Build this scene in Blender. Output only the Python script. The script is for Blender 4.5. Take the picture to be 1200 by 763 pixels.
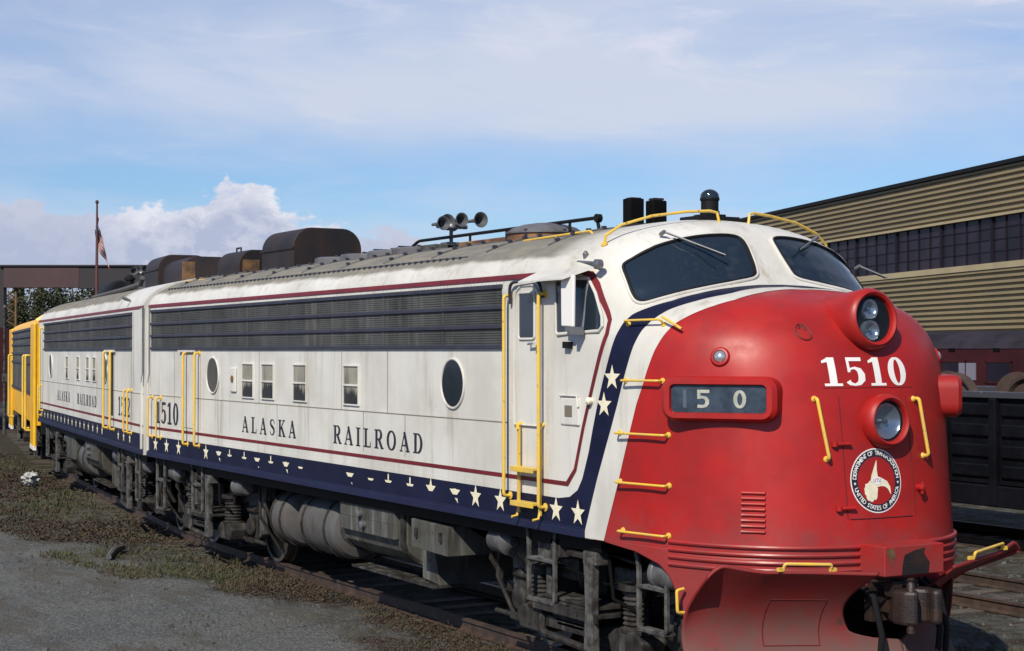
import bpy, bmesh, math, random
from mathutils import Vector, Matrix
from mathutils.bvhtree import BVHTree
from mathutils.geometry import delaunay_2d_cdt
R = math.radians
rnd = random.Random(7)
for o in list(bpy.data.objects): bpy.data.objects.remove(o)
S = bpy.context.scene
COL = S.collection

# ------------------------------------------------------------ camera
cam = bpy.data.cameras.new('camera')
co = bpy.data.objects.new('camera', cam); COL.objects.link(co)
cam.lens = 57.0; cam.sensor_width = 36.0; cam.clip_end = 4000; cam.clip_start = 0.1
TH = math.atan(1080/1900); PT = math.atan(30.5/1900)
Fv = Vector((-math.cos(TH)*math.cos(PT), math.sin(TH)*math.cos(PT), math.sin(PT)))
co.location = (10.1, -9.35, 3.0)
co.rotation_euler = Fv.to_track_quat('-Z', 'Y').to_euler()
S.camera = co

# ------------------------------------------------------------ world, sun, exposure
SUN_DIR = Vector((0.60, -0.80, 0)).normalized()      # horizontal direction towards the sun
SUN_EL = R(40)
SUN_STR = 5.0; SKY_STR = 0.075
S.view_settings.view_transform = 'Standard'; S.view_settings.look = 'None'
S.view_settings.exposure = 0.0; S.view_settings.gamma = 1.0
S.view_settings.use_curve_mapping = False
w = bpy.data.worlds.new('World'); S.world = w; w.use_nodes = True
nt = w.node_tree; nt.nodes.clear()
def N(nt, t, **kw):
    n = nt.nodes.new(t)
    for k, v in kw.items(): setattr(n, k, v)
    return n
def mth(nt, op, a, b=None, c=None, clamp=False):
    n = nt.nodes.new('ShaderNodeMath'); n.operation = op; n.use_clamp = clamp
    for i, v in enumerate((a, b, c)):
        if v is None: continue
        if isinstance(v, (int, float)): n.inputs[i].default_value = v
        else: nt.links.new(v, n.inputs[i])
    return n.outputs[0]
def mixc(nt, f, a, b, bt='MIX'):
    n = nt.nodes.new('ShaderNodeMix'); n.data_type = 'RGBA'; n.blend_type = bt
    for i, v in ((0, f), (6, a), (7, b)):
        if isinstance(v, (int, float)): n.inputs[i].default_value = v
        elif isinstance(v, tuple): n.inputs[i].default_value = v + (1,) if len(v) == 3 else v
        else: nt.links.new(v, n.inputs[i])
    return n.outputs[2]
def noise(nt, vec, scale, detail=4, rough=0.55, dist=0.0):
    n = nt.nodes.new('ShaderNodeTexNoise'); n.inputs['Scale'].default_value = scale
    n.inputs['Detail'].default_value = detail; n.inputs['Roughness'].default_value = rough
    n.inputs['Distortion'].default_value = dist
    if vec is not None: nt.links.new(vec, n.inputs['Vector'])
    return n.outputs['Fac']
def mapr(nt, v, a, b, c=0.0, d=1.0, smooth=True):
    n = nt.nodes.new('ShaderNodeMapRange'); n.clamp = True
    if smooth: n.interpolation_type = 'SMOOTHSTEP'
    nt.links.new(v, n.inputs[0])
    for i, x in ((1, a), (2, b), (3, c), (4, d)): n.inputs[i].default_value = x
    return n.outputs[0]
def scalev(nt, vec, s, off=(0, 0, 0)):
    n = nt.nodes.new('ShaderNodeMapping'); n.inputs['Scale'].default_value = s
    n.inputs['Location'].default_value = off
    nt.links.new(vec, n.inputs['Vector']); return n.outputs[0]

sky = N(nt, 'ShaderNodeTexSky', sky_type='NISHITA', sun_disc=False)
sky.sun_elevation = SUN_EL; sky.sun_rotation = math.atan2(SUN_DIR.x, SUN_DIR.y)
sky.air_density = 1.0; sky.dust_density = 0.4; sky.ozone_density = 2.0
bg = N(nt, 'ShaderNodeBackground'); bg.inputs['Strength'].default_value = SKY_STR
out = N(nt, 'ShaderNodeOutputWorld')
tc = N(nt, 'ShaderNodeTexCoord'); V = tc.outputs['Generated']
sp = N(nt, 'ShaderNodeSeparateXYZ'); nt.links.new(V, sp.inputs[0])
X_, Y_, Z_ = sp.outputs
el = mth(nt, 'ARCSINE', Z_)                              # radians above the horizon
az = mth(nt, 'ARCTAN2', Y_, mth(nt, 'MULTIPLY', X_, -1)) # 0 = along the train, grows to the right
cv = N(nt, 'ShaderNodeCombineXYZ')
nt.links.new(az, cv.inputs[0]); nt.links.new(el, cv.inputs[1]); AE = cv.outputs[0]
# high thin cloud
n1 = noise(nt, scalev(nt, AE, (3.2, 9.0, 1), (0.35, 0.1, 0)), 1.0, 6, 0.55, 0.6)
n2 = noise(nt, scalev(nt, AE, (9.0, 40.0, 1), (2.0, 1.0, 0)), 1.0, 5, 0.6, 0.4)
elm = mapr(nt, mth(nt, 'ADD', el, mth(nt, 'MULTIPLY', mth(nt, 'SUBTRACT', n2, 0.5), 0.03)), 0.100, 0.150)
corner = mapr(nt, mth(nt, 'ADD', el, mth(nt, 'MULTIPLY', az, -0.10)), 0.135, 0.20, 1.0, 0.45)
cir = mth(nt, 'ADD', mapr(nt, n1, 0.22, 0.60, 0.25, 1.0), mth(nt, 'MULTIPLY', mapr(nt, n2, 0.52, 0.8), 0.35), clamp=True)
cir = mth(nt, 'MULTIPLY', mth(nt, 'MULTIPLY', mth(nt, 'MULTIPLY', cir, corner), elm), 0.90)
front = mapr(nt, mth(nt, 'ADD', mth(nt, 'MULTIPLY', X_, -0.87), mth(nt, 'MULTIPLY', Y_, 0.49)), 0.2, 0.55)
cir = mth(nt, 'MULTIPLY', cir, front)
wisp = mapr(nt, noise(nt, scalev(nt, AE, (7.0, 30.0, 1), (5.3, 2.0, 0)), 1.0, 9, 0.66, 0.8), 0.50, 0.72)
wisp = mth(nt, 'MULTIPLY', mth(nt, 'MULTIPLY', wisp, mapr(nt, el, 0.12, 0.19)), mapr(nt, az, 0.30, 0.65, 0.35, 0.9))
# low band of thin haze cloud over the horizon
n3 = noise(nt, scalev(nt, AE, (7.0, 34.0, 1), (0.2, 0.0, 0)), 1.0, 6, 0.6, 0.3)
low = mth(nt, 'MULTIPLY', mapr(nt, n3, 0.36, 0.66), mapr(nt, el, 0.14, 0.06))
# cumulus bank to the left, its ragged top falling towards the right
puff = noise(nt, scalev(nt, AE, (26.0, 34.0, 1), (4.0, 1.0, 0)), 1.0, 8, 0.6, 0.25)
puff2 = noise(nt, scalev(nt, AE, (5.0, 5.0, 1), (7.3, 0, 0)), 1.0, 2, 0.5)
bank = mapr(nt, az, 0.30, 0.60, 0.083, 0.058)
daz = mth(nt, 'MULTIPLY', mth(nt, 'SUBTRACT', az, 0.352), 30.0)
tower = mth(nt, 'MULTIPLY', mth(nt, 'EXPONENT', mth(nt, 'MULTIPLY', mth(nt, 'MULTIPLY', daz, daz), -1.0)), 0.026)
topz = mth(nt, 'ADD', mth(nt, 'ADD', bank, tower), mth(nt, 'ADD', mth(nt, 'MULTIPLY', mth(nt, 'SUBTRACT', puff, 0.5), 0.05), mth(nt, 'MULTIPLY', mth(nt, 'SUBTRACT', noise(nt, scalev(nt, AE, (75.0, 95.0, 1), (9.0, 3.0, 0)), 1.0, 6, 0.6, 0.3), 0.5), 0.022)))
topz = mth(nt, 'ADD', topz, mth(nt, 'MULTIPLY', mth(nt, 'SUBTRACT', puff2, 0.5), 0.03))
dd = mth(nt, 'SUBTRACT', topz, el)
cum = mapr(nt, dd, -0.001, 0.004)
puf3 = noise(nt, scalev(nt, AE, (60.0, 80.0, 1), (1.0, 3.0, 0)), 1.0, 7, 0.65, 0.5)
lit = mth(nt, 'ADD', mth(nt, 'MULTIPLY', mapr(nt, dd, 0.026, 0.0), 0.75), mth(nt, 'SUBTRACT', mth(nt, 'MULTIPLY', mapr(nt, mth(nt, 'ADD', mth(nt, 'MULTIPLY', puff, 0.6), mth(nt, 'MULTIPLY', puf3, 0.4)), 0.40, 0.60), 0.7), 0.25), clamp=True)
lit = mth(nt, 'MULTIPLY', lit, mapr(nt, mth(nt, 'ABSOLUTE', mth(nt, 'SUBTRACT', az, 0.345)), 0.045, 0.09, 1.0, 0.30))
cumc = mixc(nt, lit, (6.0, 6.7, 8.9), (10.6, 10.8, 11.9))
skyc = mixc(nt, 1.0, sky.outputs[0], (0.92, 1.15, 1.50), 'MULTIPLY')
c = mixc(nt, cir, skyc, (8.7, 9.3, 10.9))
c = mixc(nt, wisp, c, (9.6, 9.8, 11.6))
c = mixc(nt, mth(nt, 'MULTIPLY', low, 0.6), c, (8.0, 9.0, 11.4))
c = mixc(nt, cum, c, cumc)
nt.links.new(c, bg.inputs['Color']); nt.links.new(bg.outputs[0], out.inputs[0])

sl = bpy.data.lights.new('sun', 'SUN'); sl.energy = SUN_STR; sl.angle = R(0.53); sl.color = (1.0, 0.93, 0.79)
so = bpy.data.objects.new('sun', sl); COL.objects.link(so)
sd = SUN_DIR*math.cos(SUN_EL) + Vector((0, 0, math.sin(SUN_EL)))
so.rotation_euler = (-sd).to_track_quat('-Z', 'Y').to_euler(); so.location = (20, -30, 40)
S.render.resolution_x = 1024; S.render.resolution_y = 651

# ------------------------------------------------------------ materials
MATS = {}
def mat(name, col, rough=0.6, metal=0.0, var=0.0, vscale=3.0, vcol=None, streak=None, sstr=0.5, bump=0.0, bscale=60.0,
        spots=None, spt=0.62, spscale=7.0, spec=0.5, coat=0.0, rvar=0.0):
    m = bpy.data.materials.new(name); m.use_nodes = True; t = m.node_tree
    p = t.nodes['Principled BSDF']; tc = t.nodes.new('ShaderNodeTexCoord'); O = tc.outputs['Object']
    c = tuple(col)
    if var or vcol:
        f = mapr(t, noise(t, O, vscale, 5, 0.6), 0.35, 0.7)
        c = mixc(t, f, c, vcol or tuple(x*(1-var) for x in col))
    if streak:
        f = noise(t, scalev(t, O, (7.0, 7.0, 0.55)), 1.0, 6, 0.65)
        g = noise(t, scalev(t, O, (1.3, 1.3, 0.5)), 1.0, 3, 0.5)
        f = mth(t, 'MULTIPLY', mapr(t, f, 0.48, 0.78), mapr(t, g, 0.32, 0.62))
        c = mixc(t, mth(t, 'MULTIPLY', f, sstr), c, tuple(streak))
    if spots:
        f = mapr(t, noise(t, O, spscale, 7, 0.7), spt, spt+0.05)
        c = mixc(t, f, c, tuple(spots))
    if isinstance(c, tuple): p.inputs['Base Color'].default_value = c + (1,)
    else: t.links.new(c, p.inputs['Base Color'])
    p.inputs['Roughness'].default_value = rough; p.inputs['Metallic'].default_value = metal
    p.inputs['Specular IOR Level'].default_value = spec; p.inputs['Coat Weight'].default_value = coat
    if rvar:
        t.links.new(mapr(t, noise(t, O, 2.5, 5, 0.6), 0.3, 0.75, rough, rough+rvar), p.inputs['Roughness'])
    if bump:
        b = t.nodes.new('ShaderNodeBump'); b.inputs['Strength'].default_value = bump; b.inputs['Distance'].default_value = 0.02
        t.links.new(noise(t, O, bscale, 5, 0.6), b.inputs['Height']); t.links.new(b.outputs[0], p.inputs['Normal'])
    MATS[name] = m; return m

def white_paint(name, grime_roof=True):
    m = mat(name, (0.63, 0.612, 0.57), 0.45, var=0.12, vscale=1.1, vcol=(0.52, 0.50, 0.455), streak=(0.27, 0.23, 0.17), sstr=0.75, spec=0.35, bump=0.13, bscale=1.8, spots=(0.22, 0.13, 0.07), spt=0.70, spscale=11)
    if not grime_roof: return m
    t = m.node_tree; p = t.nodes['Principled BSDF']; src = p.inputs['Base Color'].links[0].from_socket
    O = [n for n in t.nodes if n.type == 'TEX_COORD'][0].outputs['Object']
    s = N(t, 'ShaderNodeSeparateXYZ'); t.links.new(O, s.inputs[0])
    nz = noise(t, scalev(t, O, (1.6, 3.0, 1.0)), 1.0, 6, 0.65)
    e = mth(t, 'ADD', s.outputs[2], mth(t, 'MULTIPLY', mth(t, 'SUBTRACT', nz, 0.5), 0.16))
    f = mth(t, 'MULTIPLY', mapr(t, e, 3.87, 3.93), mapr(t, s.outputs[0], -2.5, -3.1))
    g = mixc(t, mapr(t, noise(t, scalev(t, O, (2.0, 6.0, 6.0)), 1.0, 6, 0.7), 0.35, 0.7), (0.155, 0.15, 0.135), (0.23, 0.212, 0.175))
    c = mixc(t, mth(t, 'MULTIPLY', f, 0.97), src, g)
    soot = mth(t, 'MULTIPLY', mapr(t, noise(t, scalev(t, O, (3.0, 12.0, 1.0), (0, 3, 0)), 1.0, 6, 0.7), 0.52, 0.75), mapr(t, s.outputs[2], 3.68, 3.8))
    c = mixc(t, mth(t, 'MULTIPLY', soot, 0.35), c, (0.22, 0.18, 0.14))
    t.links.new(c, p.inputs['Base Color'])
    t.links.new(mth(t, 'ADD', 0.45, mth(t, 'MULTIPLY', f, 0.5)), p.inputs['Roughness']); t.links.new(mth(t, 'SUBTRACT', 0.35, mth(t, 'MULTIPLY', f, 0.30)), p.inputs['Specular IOR Level'])
    return m
M_white = white_paint('weathered_white_paint')
M_whitep = white_paint('plain_white_paint', False)
M_cream = mat('cream_paint', (0.80, 0.74, 0.55), 0.45, var=0.15, vscale=20)
M_red = mat('red_paint', (0.38, 0.0115, 0.009), 0.36, var=0.2, vscale=1.6, vcol=(0.27, 0.012, 0.011), streak=(0.19, 0.02, 0.018), sstr=0.5, bump=0.09, bscale=3.0, spots=(0.22, 0.015, 0.014), spt=0.68, spscale=12, rvar=0.22, spec=0.4)
M_stripe = mat('dark_red_stripe', (0.16, 0.010, 0.014), 0.5, var=0.3, vscale=6, spots=(0.5, 0.42, 0.38), spt=0.72, spscale=20)
M_blue = mat('navy_paint', (0.0045, 0.006, 0.026), 0.5, var=0.3, vscale=3, vcol=(0.008, 0.010, 0.036), spec=0.25, spots=(0.10, 0.10, 0.14), spt=0.70, spscale=14)
M_bluel = mat('worn_navy_sill', (0.013, 0.018, 0.052), 0.5, spec=0.25, var=0.4, vscale=4, vcol=(0.012, 0.012, 0.04), spots=(0.05, 0.04, 0.04), spt=0.6, spscale=8)
M_yellow = mat('yellow_handrail_paint', (0.74, 0.47, 0.05), 0.45, spots=(0.22, 0.15, 0.08), spt=0.60, spscale=22, var=0.3, vscale=5, vcol=(0.62,0.42,0.10))
M_yloco = mat('yellow_loco_paint', (0.86, 0.46, 0.012), 0.4, var=0.2, vscale=2, streak=(0.3, 0.13, 0.02), sstr=0.5)
M_grille = mat('stainless_grille', (0.088, 0.088, 0.085), 0.6, spec=0.25, var=0.3, vscale=1.5, vcol=(0.05, 0.05, 0.047), streak=(0.20, 0.19, 0.17), sstr=0.9)
M_bar = mat('grille_bar_paint', (0.035, 0.035, 0.055), 0.5, var=0.3)
M_dustcream = mat('dusty_number_paint', (0.42, 0.42, 0.36), 0.5, var=0.3, vscale=12)
M_reflect = mat('dull_reflector', (0.6, 0.62, 0.65), 0.22, metal=0.75)
M_glass = mat('dark_cab_glass', (0.012, 0.02, 0.030), 0.07, spec=0.8, rvar=0.08)
M_rubber = mat('black_rubber', (0.008, 0.008, 0.009), 0.6, spec=0.2)
M_letter = mat('black_lettering', (0.015, 0.015, 0.03), 0.45, spots=(0.25, 0.24, 0.22), spt=0.72, spscale=30)
M_nwhite = mat('white_numerals', (0.80, 0.77, 0.74), 0.4)
M_grime = mat('grey_running_gear', (0.040, 0.037, 0.035), 0.6, spec=0.15, var=0.5, vscale=8, vcol=(0.012, 0.010, 0.009), streak=(0.20, 0.19, 0.18), sstr=0.8, spots=(0.035, 0.02, 0.014), spt=0.6, spscale=8, bump=0.3, bscale=40)
M_black = mat('oily_black', (0.004, 0.0036, 0.0036), 0.6, spec=0.12, var=0.4, vscale=6)
M_tank = mat('grey_tank_paint', (0.078, 0.078, 0.069), 0.55, spec=0.2, var=0.4, vscale=3, vcol=(0.045, 0.042, 0.036), streak=(0.24, 0.245, 0.245), sstr=0.75, spots=(0.07, 0.045, 0.035), spt=0.62, spscale=5, bump=0.15, bscale=30)
M_tankw = mat('bare_tank_metal', (0.095, 0.097, 0.10), 0.5, spec=0.2, var=0.5, vscale=4, vcol=(0.08, 0.07, 0.065), streak=(0.04, 0.03, 0.026), sstr=0.8, bump=0.15, bscale=30)
M_chrome = mat('headlight_reflector', (0.75, 0.76, 0.78), 0.12, metal=1.0)
M_steel = mat('dull_steel', (0.25, 0.25, 0.26), 0.4, metal=0.6, var=0.3)
M_roofblk = mat('sooty_brown_steel', (0.010, 0.008, 0.008), 0.55, var=0.5, vscale=3, vcol=(0.024, 0.012, 0.009), bump=0.1, streak=(0.055, 0.022, 0.012), sstr=0.6)
M_rust = mat('rusty_orange_steel', (0.17, 0.09, 0.035), 0.75, var=0.5, vscale=5, vcol=(0.06, 0.032, 0.018), bump=0.1)
M_plow = mat('faded_red_plow', (0.215, 0.011, 0.010), 0.6, var=0.4, vscale=2.2, vcol=(0.17, 0.018, 0.017), streak=(0.10, 0.035, 0.03), sstr=0.5, spots=(0.07, 0.022, 0.02), spt=0.62, spscale=5, rvar=0.2, bump=0.1, bscale=6)
def plow_dirt(m):
    t = m.node_tree; p = t.nodes['Principled BSDF']; src = p.inputs['Base Color'].links[0].from_socket
    O = [n for n in t.nodes if n.type == 'TEX_COORD'][0].outputs['Object']
    s = N(t, 'ShaderNodeSeparateXYZ'); t.links.new(O, s.inputs[0])
    e = mth(t, 'ADD', s.outputs[2], mth(t, 'MULTIPLY', mth(t, 'SUBTRACT', noise(t, O, 2.6, 7, 0.65), 0.5), 1.3))
    c = mixc(t, mth(t, 'MULTIPLY', mapr(t, e, 1.10, 0.45), 0.85), src, (0.085, 0.055, 0.046))
    t.links.new(c, p.inputs['Base Color'])
plow_dirt(M_plow)
def nose_dust(m):
    t = m.node_tree; p = t.nodes['Principled BSDF']; src = p.inputs['Base Color'].links[0].from_socket
    O = [n for n in t.nodes if n.type == 'TEX_COORD'][0].outputs['Object']
    s = N(t, 'ShaderNodeSeparateXYZ'); t.links.new(O, s.inputs[0])
    e = mth(t, 'ADD', s.outputs[2], mth(t, 'MULTIPLY', mth(t, 'SUBTRACT', noise(t, O, 5.0, 8, 0.75), 0.5), 1.5))
    c = mixc(t, mth(t, 'MULTIPLY', mapr(t, e, 1.75, 1.15), 0.5), src, (0.17, 0.055, 0.055))
    chip = mth(t, 'MULTIPLY', mapr(t, noise(t, O, 38, 4, 0.7), .70, .73), mapr(t, noise(t, O, 2.0, 3, 0.6), .45, .65))
    c = mixc(t, chip, c, (0.09, 0.03, 0.025)); t.links.new(c, p.inputs['Base Color'])
nose_dust(M_red)
M_coup = mat('rusty_coupler_steel', (0.013, 0.009, 0.009), 0.5, var=0.5, vscale=6, vcol=(0.035, 0.017, 0.012), bump=0.3)
M_seam = mat('seam_shadow_gap', (0.16, 0.14, 0.11), 0.8)

# ------------------------------------------------------------ helpers
def link(o, parent=None):
    COL.objects.link(o)
    if parent: o.parent = parent
    return o
def tag(o, label=None, cat=None, group=None, kind=None):
    if label: o['label'] = label
    if cat: o['category'] = cat
    if group: o['group'] = group
    if kind: o['kind'] = kind
    return o
def empty(name, loc=(0, 0, 0), rz=0.0, label=None, cat=None, group=None):
    o = bpy.data.objects.new(name, None); o.location = loc; o.rotation_euler = (0, 0, rz); o.empty_display_size = 0.3
    COL.objects.link(o); return tag(o, label, cat, group)
class MB:
    def __init__(s): s.v = []; s.f = []; s.sm = []; s.mi = []; s.cur = 0
    def add(s, vs, fs, smooth=False):
        b = len(s.v); s.v += [tuple(v) for v in vs]
        for f in fs: s.f.append(tuple(b+i for i in f)); s.sm.append(smooth); s.mi.append(s.cur)
        return s
    def box(s, c, d, rot=None, taper=1.0):
        c = Vector(c); hx, hy, hz = d[0]/2, d[1]/2, d[2]/2
        vs = [Vector((x*hx*(taper if z > 0 else 1), y*hy*(taper if z > 0 else 1), z*hz)) for z in (-1, 1) for y in (-1, 1) for x in (-1, 1)]
        if rot is not None: vs = [rot @ v for v in vs]
        return s.add([v+c for v in vs], [(0, 2, 3, 1), (4, 5, 7, 6), (0, 1, 5, 4), (2, 6, 7, 3), (0, 4, 6, 2), (1, 3, 7, 5)])
    def b2(s, a, b):   # box from corner to corner
        return s.box([(a[i]+b[i])/2 for i in range(3)], [abs(a[i]-b[i]) for i in range(3)])
    def prism(s, pts, d, axis='y', at=0.0):   # polygon pts extruded by d along axis, starting at 'at'
        def P(p, t):
            return (p[0], t, p[1]) if axis == 'y' else (t, p[0], p[1]) if axis == 'x' else (p[0], p[1], t)
        n = len(pts); vs = [P(p, at) for p in pts] + [P(p, at+d) for p in pts]
        fs = [tuple(range(n)), tuple(range(2*n-1, n-1, -1))] + [(i, i+n, (i+1) % n+n, (i+1) % n) for i in range(n)]
        return s.add(vs, fs)
    def tube(s, pts, r, n=8, closed=False, caps=True, flat=1.0):
        pts = [Vector(p) for p in pts]; k = len(pts); rings = []
        prev = None
        for i in range(k):
            if closed: t = pts[(i+1) % k]-pts[i-1]
            else: t = pts[min(i+1, k-1)]-pts[max(i-1, 0)]
            t.normalize()
            if prev is None:
                up = Vector((0, 0, 1)) if abs(t.z) < 0.95 else Vector((0, 1, 0))
                a = t.cross(up).normalized()
            else: a = (prev - t*prev.dot(t)).normalized()
            prev = a; b = t.cross(a); rr = r[i] if isinstance(r, (list, tuple)) else r
            rings.append([pts[i] + a*math.cos(2*math.pi*j/n)*rr + b*math.sin(2*math.pi*j/n)*rr*flat for j in range(n)])
        vs = [v for q in rings for v in q]; fs = []
        for i in range(k if closed else k-1):
            for j in range(n):
                fs.append((i*n+j, i*n+(j+1) % n, ((i+1) % k)*n+(j+1) % n, ((i+1) % k)*n+j))
        if not closed and caps: fs += [tuple(range(n-1, -1, -1)), tuple(range((k-1)*n, k*n))]
        return s.add(vs, fs, True)
    def rail(s, pts, r, n=8, rad=0.05):   # tube with rounded corners
        pts = [Vector(p) for p in pts]; out = [pts[0]]
        for i in range(1, len(pts)-1):
            a, b, c = pts[i-1], pts[i], pts[i+1]
            u = (a-b); v = (c-b); q = min(rad, u.length*0.45, v.length*0.45); u.normalize(); v.normalize()
            p0 = b+u*q; p2 = b+v*q
            for t in (0, .25, .5, .75, 1): out.append(p0*(1-t)**2 + b*2*t*(1-t) + p2*t*t)
        out.append(pts[-1]); return s.tube(out, r, n)
    def lathe(s, prof, c=(0, 0, 0), axis=(0, 0, 1), n=24, smooth=True, caps=True):   # prof: (radius, height)
        ax = Vector(axis).normalized(); up = Vector((0, 0, 1)) if abs(ax.z) < 0.9 else Vector((1, 0, 0))
        a = ax.cross(up).normalized(); b = ax.cross(a); c = Vector(c)
        vs = [c + ax*h + (a*math.cos(2*math.pi*j/n) + b*math.sin(2*math.pi*j/n))*r for r, h in prof for j in range(n)]
        k = len(prof)
        fs = [(i*n+j, i*n+(j+1) % n, (i+1)*n+(j+1) % n, (i+1)*n+j) for i in range(k-1) for j in range(n)]
        if caps: fs += [tuple(range(n-1, -1, -1)), tuple(range((k-1)*n, k*n))]
        return s.add(vs, fs, smooth)
    def build(s, name, m, parent=None, bevel=0.0, fix=True):
        me = bpy.data.meshes.new(name); me.from_pydata(s.v, [], s.f)
        for q in (m if isinstance(m, (list, tuple)) else [m]): me.materials.append(q)
        me.polygons.foreach_set('use_smooth', s.sm); me.polygons.foreach_set('material_index', s.mi)
        if fix:
            bm = bmesh.new(); bm.from_mesh(me); bmesh.ops.recalc_face_normals(bm, faces=bm.faces); bm.to_mesh(me); bm.free()
        me.update()
        if any(s.sm):
            try: me.set_sharp_from_angle(angle=R(38))
            except Exception: pass
        o = bpy.data.objects.new(name, me); link(o, parent)
        if bevel:
            b = o.modifiers.new('bevel', 'BEVEL'); b.width = bevel; b.segments = 2; b.limit_method = 'ANGLE'
            b.harden_normals = False
        return o
def kids(o, root): return [c for c in root if c.parent == o]
def copy_tree(o, parent=None):
    c = o.copy(); COL.objects.link(c)
    if parent: c.parent = parent
    for ch in [x for x in ALLCH(o)]: copy_tree(ch, c)
    return c
def ALLCH(o): return list(o.children)

# ------------------------------------------------------------ carbody shell
W = 1.6; ZB = 1.33; ZE = 3.68; ZT = 4.24
def sec_z(y):
    a = min(1.0, abs(y)/W); return ZE + (ZT-ZE)*(max(0.0, 1-a**2.4))**0.53
ROWS = [(0.0, 1.33, 1.6, 1.33, 2.5, 3.4), (-.02, 1.5, 1.6, 1.5, 2.5, 3.4), (-.06, 1.9, 1.6, 1.85, 2.5, 3.4), (-.13, 2.5, 1.6, 2.42, 2.5, 3.5),
        (-.20, 2.87, 1.6, 2.74, 2.5, 3.6), (-.32, 3.15, 1.6, 2.96, 2.5, 3.6), (-.52, 3.36, 1.6, 3.09, 2.5, 3.5), (-.80, 3.485, 1.6, 3.16, 2.7, 3.4),
        (-1.13, 3.555, 1.6, 3.23, 3.1, 3.5), (-1.42, 3.60, 1.6, 3.31, 4.0, 3.6), (-1.59, 3.81, 1.6, 3.47, 4.2, 3.5),
        (-1.77, 4.03, 1.6, 3.65, 3.7, 3.1), (-1.98, 4.175, 1.52, 3.82, 3.6, 2.8), (-2.35, 4.25, 1.2, 4.06, 3.0, 2.4), (-2.7, 4.26, .7, 4.22, 2.4, 2.2), (-3.0, 4.24, .02, 4.24, 2.2, 2.2)]
def cr(rows, t):
    k = len(rows)-1; i = min(int(t), k-1); f = t-i
    p = [rows[max(i-1, 0)], rows[i], rows[i+1], rows[min(i+2, k)]]
    return [0.5*(2*b + (-a+c)*f + (2*a-5*b+4*c-d)*f*f + (-a+3*b-3*c+d)*f**3) for a, b, c, d in zip(*p)]
def nose_shell(xrear):
    NT = 96; ts = []
    for j in range(NT+1):
        u = j/NT*2-1; ts.append(u*math.pi/2)
    vs = []; per = []
    nr = 0
    seq = []
    for i in range(len(ROWS)-1):
        sub = 8
        for q in range(sub): seq.append(i+q/sub)
    seq.append(len(ROWS)-1.0)
    for t in seq:
        xf, zc, wk, zs, n, m = cr(ROWS, t)
        if zs > ZE: zs = sec_z(wk)
        ring = []
        for th in ts:
            s_, c_ = math.sin(th), math.cos(th)
            y = wk*abs(s_)**(2/n)*(1 if s_ > 0 else -1); x = -3.0+(xf+3.0)*max(c_, 0)**(2/m)
            z = zs+(zc-zs)*(1-min(1, abs(y/wk))**(2.7 if t < 9 else max(2.1, 2.7-(t-9)*0.5)))
            ring.append((x, y, z))
        vs += ring
    C = NT+1; K = len(seq); fs = []
    for i in range(K-1):
        for j in range(NT): fs.append((i*C+j, i*C+j+1, (i+1)*C+j+1, (i+1)*C+j))
    mb = MB(); mb.add(vs, fs, True)
    # straight body
    for sgn, j in ((-1, 0), (1, NT)):
        a = [vs[i*C+j] for i in range(K)]
        b = [(xrear, p[1], p[2]) for p in a]
        mb.add(a+b, [(i, i+1, K+i+1, K+i) for i in range(K-1)], True)
    b = [(xrear, vs[i*C][1], vs[i*C][2]) for i in range(K)] + [(xrear, vs[i*C+NT][1], vs[i*C+NT][2]) for i in reversed(range(K))]
    mb.add(b, [tuple(range(len(b)))])
    return mb
def box_shell(x0, x1, w=W, zb=ZB, ze=ZE, zt=ZT, n=14):
    pts = [(-w, zb), (-w, ze)]
    for i in range(1, 2*n):
        a = -math.pi/2+math.pi*i/(2*n); y = w*math.sin(a)
        u = abs(y)/w; pts.append((y, ze+(zt-ze)*(1-u**2.6)**.5))
    pts += [(w, ze), (w, zb)]
    mb = MB(); k = len(pts)
    vs = [(x0, p[0], p[1]) for p in pts]+[(x1, p[0], p[1]) for p in pts]
    mb.add(vs, [(i, i+1, k+i+1, k+i) for i in range(k-1)], True)
    mb.add(vs[:k], [tuple(range(k))]); mb.add(vs[k:], [tuple(range(k))])
    mb.add([(x0, -w, zb), (x0, w, zb), (x1, w, zb), (x1, -w, zb)], [(0, 1, 2, 3)])
    return mb
LOCO = empty('locomotive', (0, 0, 0), 0, 'nearest white diesel locomotive with red rounded nose, cab windows and snow plow', 'locomotive')
XR = -15.3
shell_mb = nose_shell(XR)
BVH = BVHTree.FromPolygons([Vector(v) for v in shell_mb.v], shell_mb.f)
# ------------------------------------------------------------ decals, glyphs
def resample(pts, n):
    pts = [Vector(p) for p in pts]; L = [0]
    for a, b in zip(pts, pts[1:]): L.append(L[-1]+(b-a).length)
    out = []
    for i in range(n):
        t = L[-1]*i/(n-1); k = 0
        while k < len(L)-2 and L[k+1] < t: k += 1
        f = (t-L[k])/max(1e-9, L[k+1]-L[k]); out.append(pts[k].lerp(pts[k+1], min(1, f)))
    return out
def snap(p, off):
    h = BVH.find_nearest(p); n = h[1]
    if n.dot(Vector((h[0].x+3, h[0].y, h[0].z-2.5))) < 0: n = -n
    return h[0]+n*off, n
def ribbon(A, B, off=.0035, n=90, m=6, flip=False):
    A = resample(A, n); B = resample(B, n); mb = MB(); vs = []
    for a, b in zip(A, B):
        for j in range(m+1):
            p = a.lerp(b, j/m)
            if flip: p = Vector((p.x, -p.y, p.z))
            vs.append(snap(p, off)[0])
    mb.add(vs, [(i*(m+1)+j, i*(m+1)+j+1, (i+1)*(m+1)+j+1, (i+1)*(m+1)+j) for i in range(n-1) for j in range(m)], True)
    return mb
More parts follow.
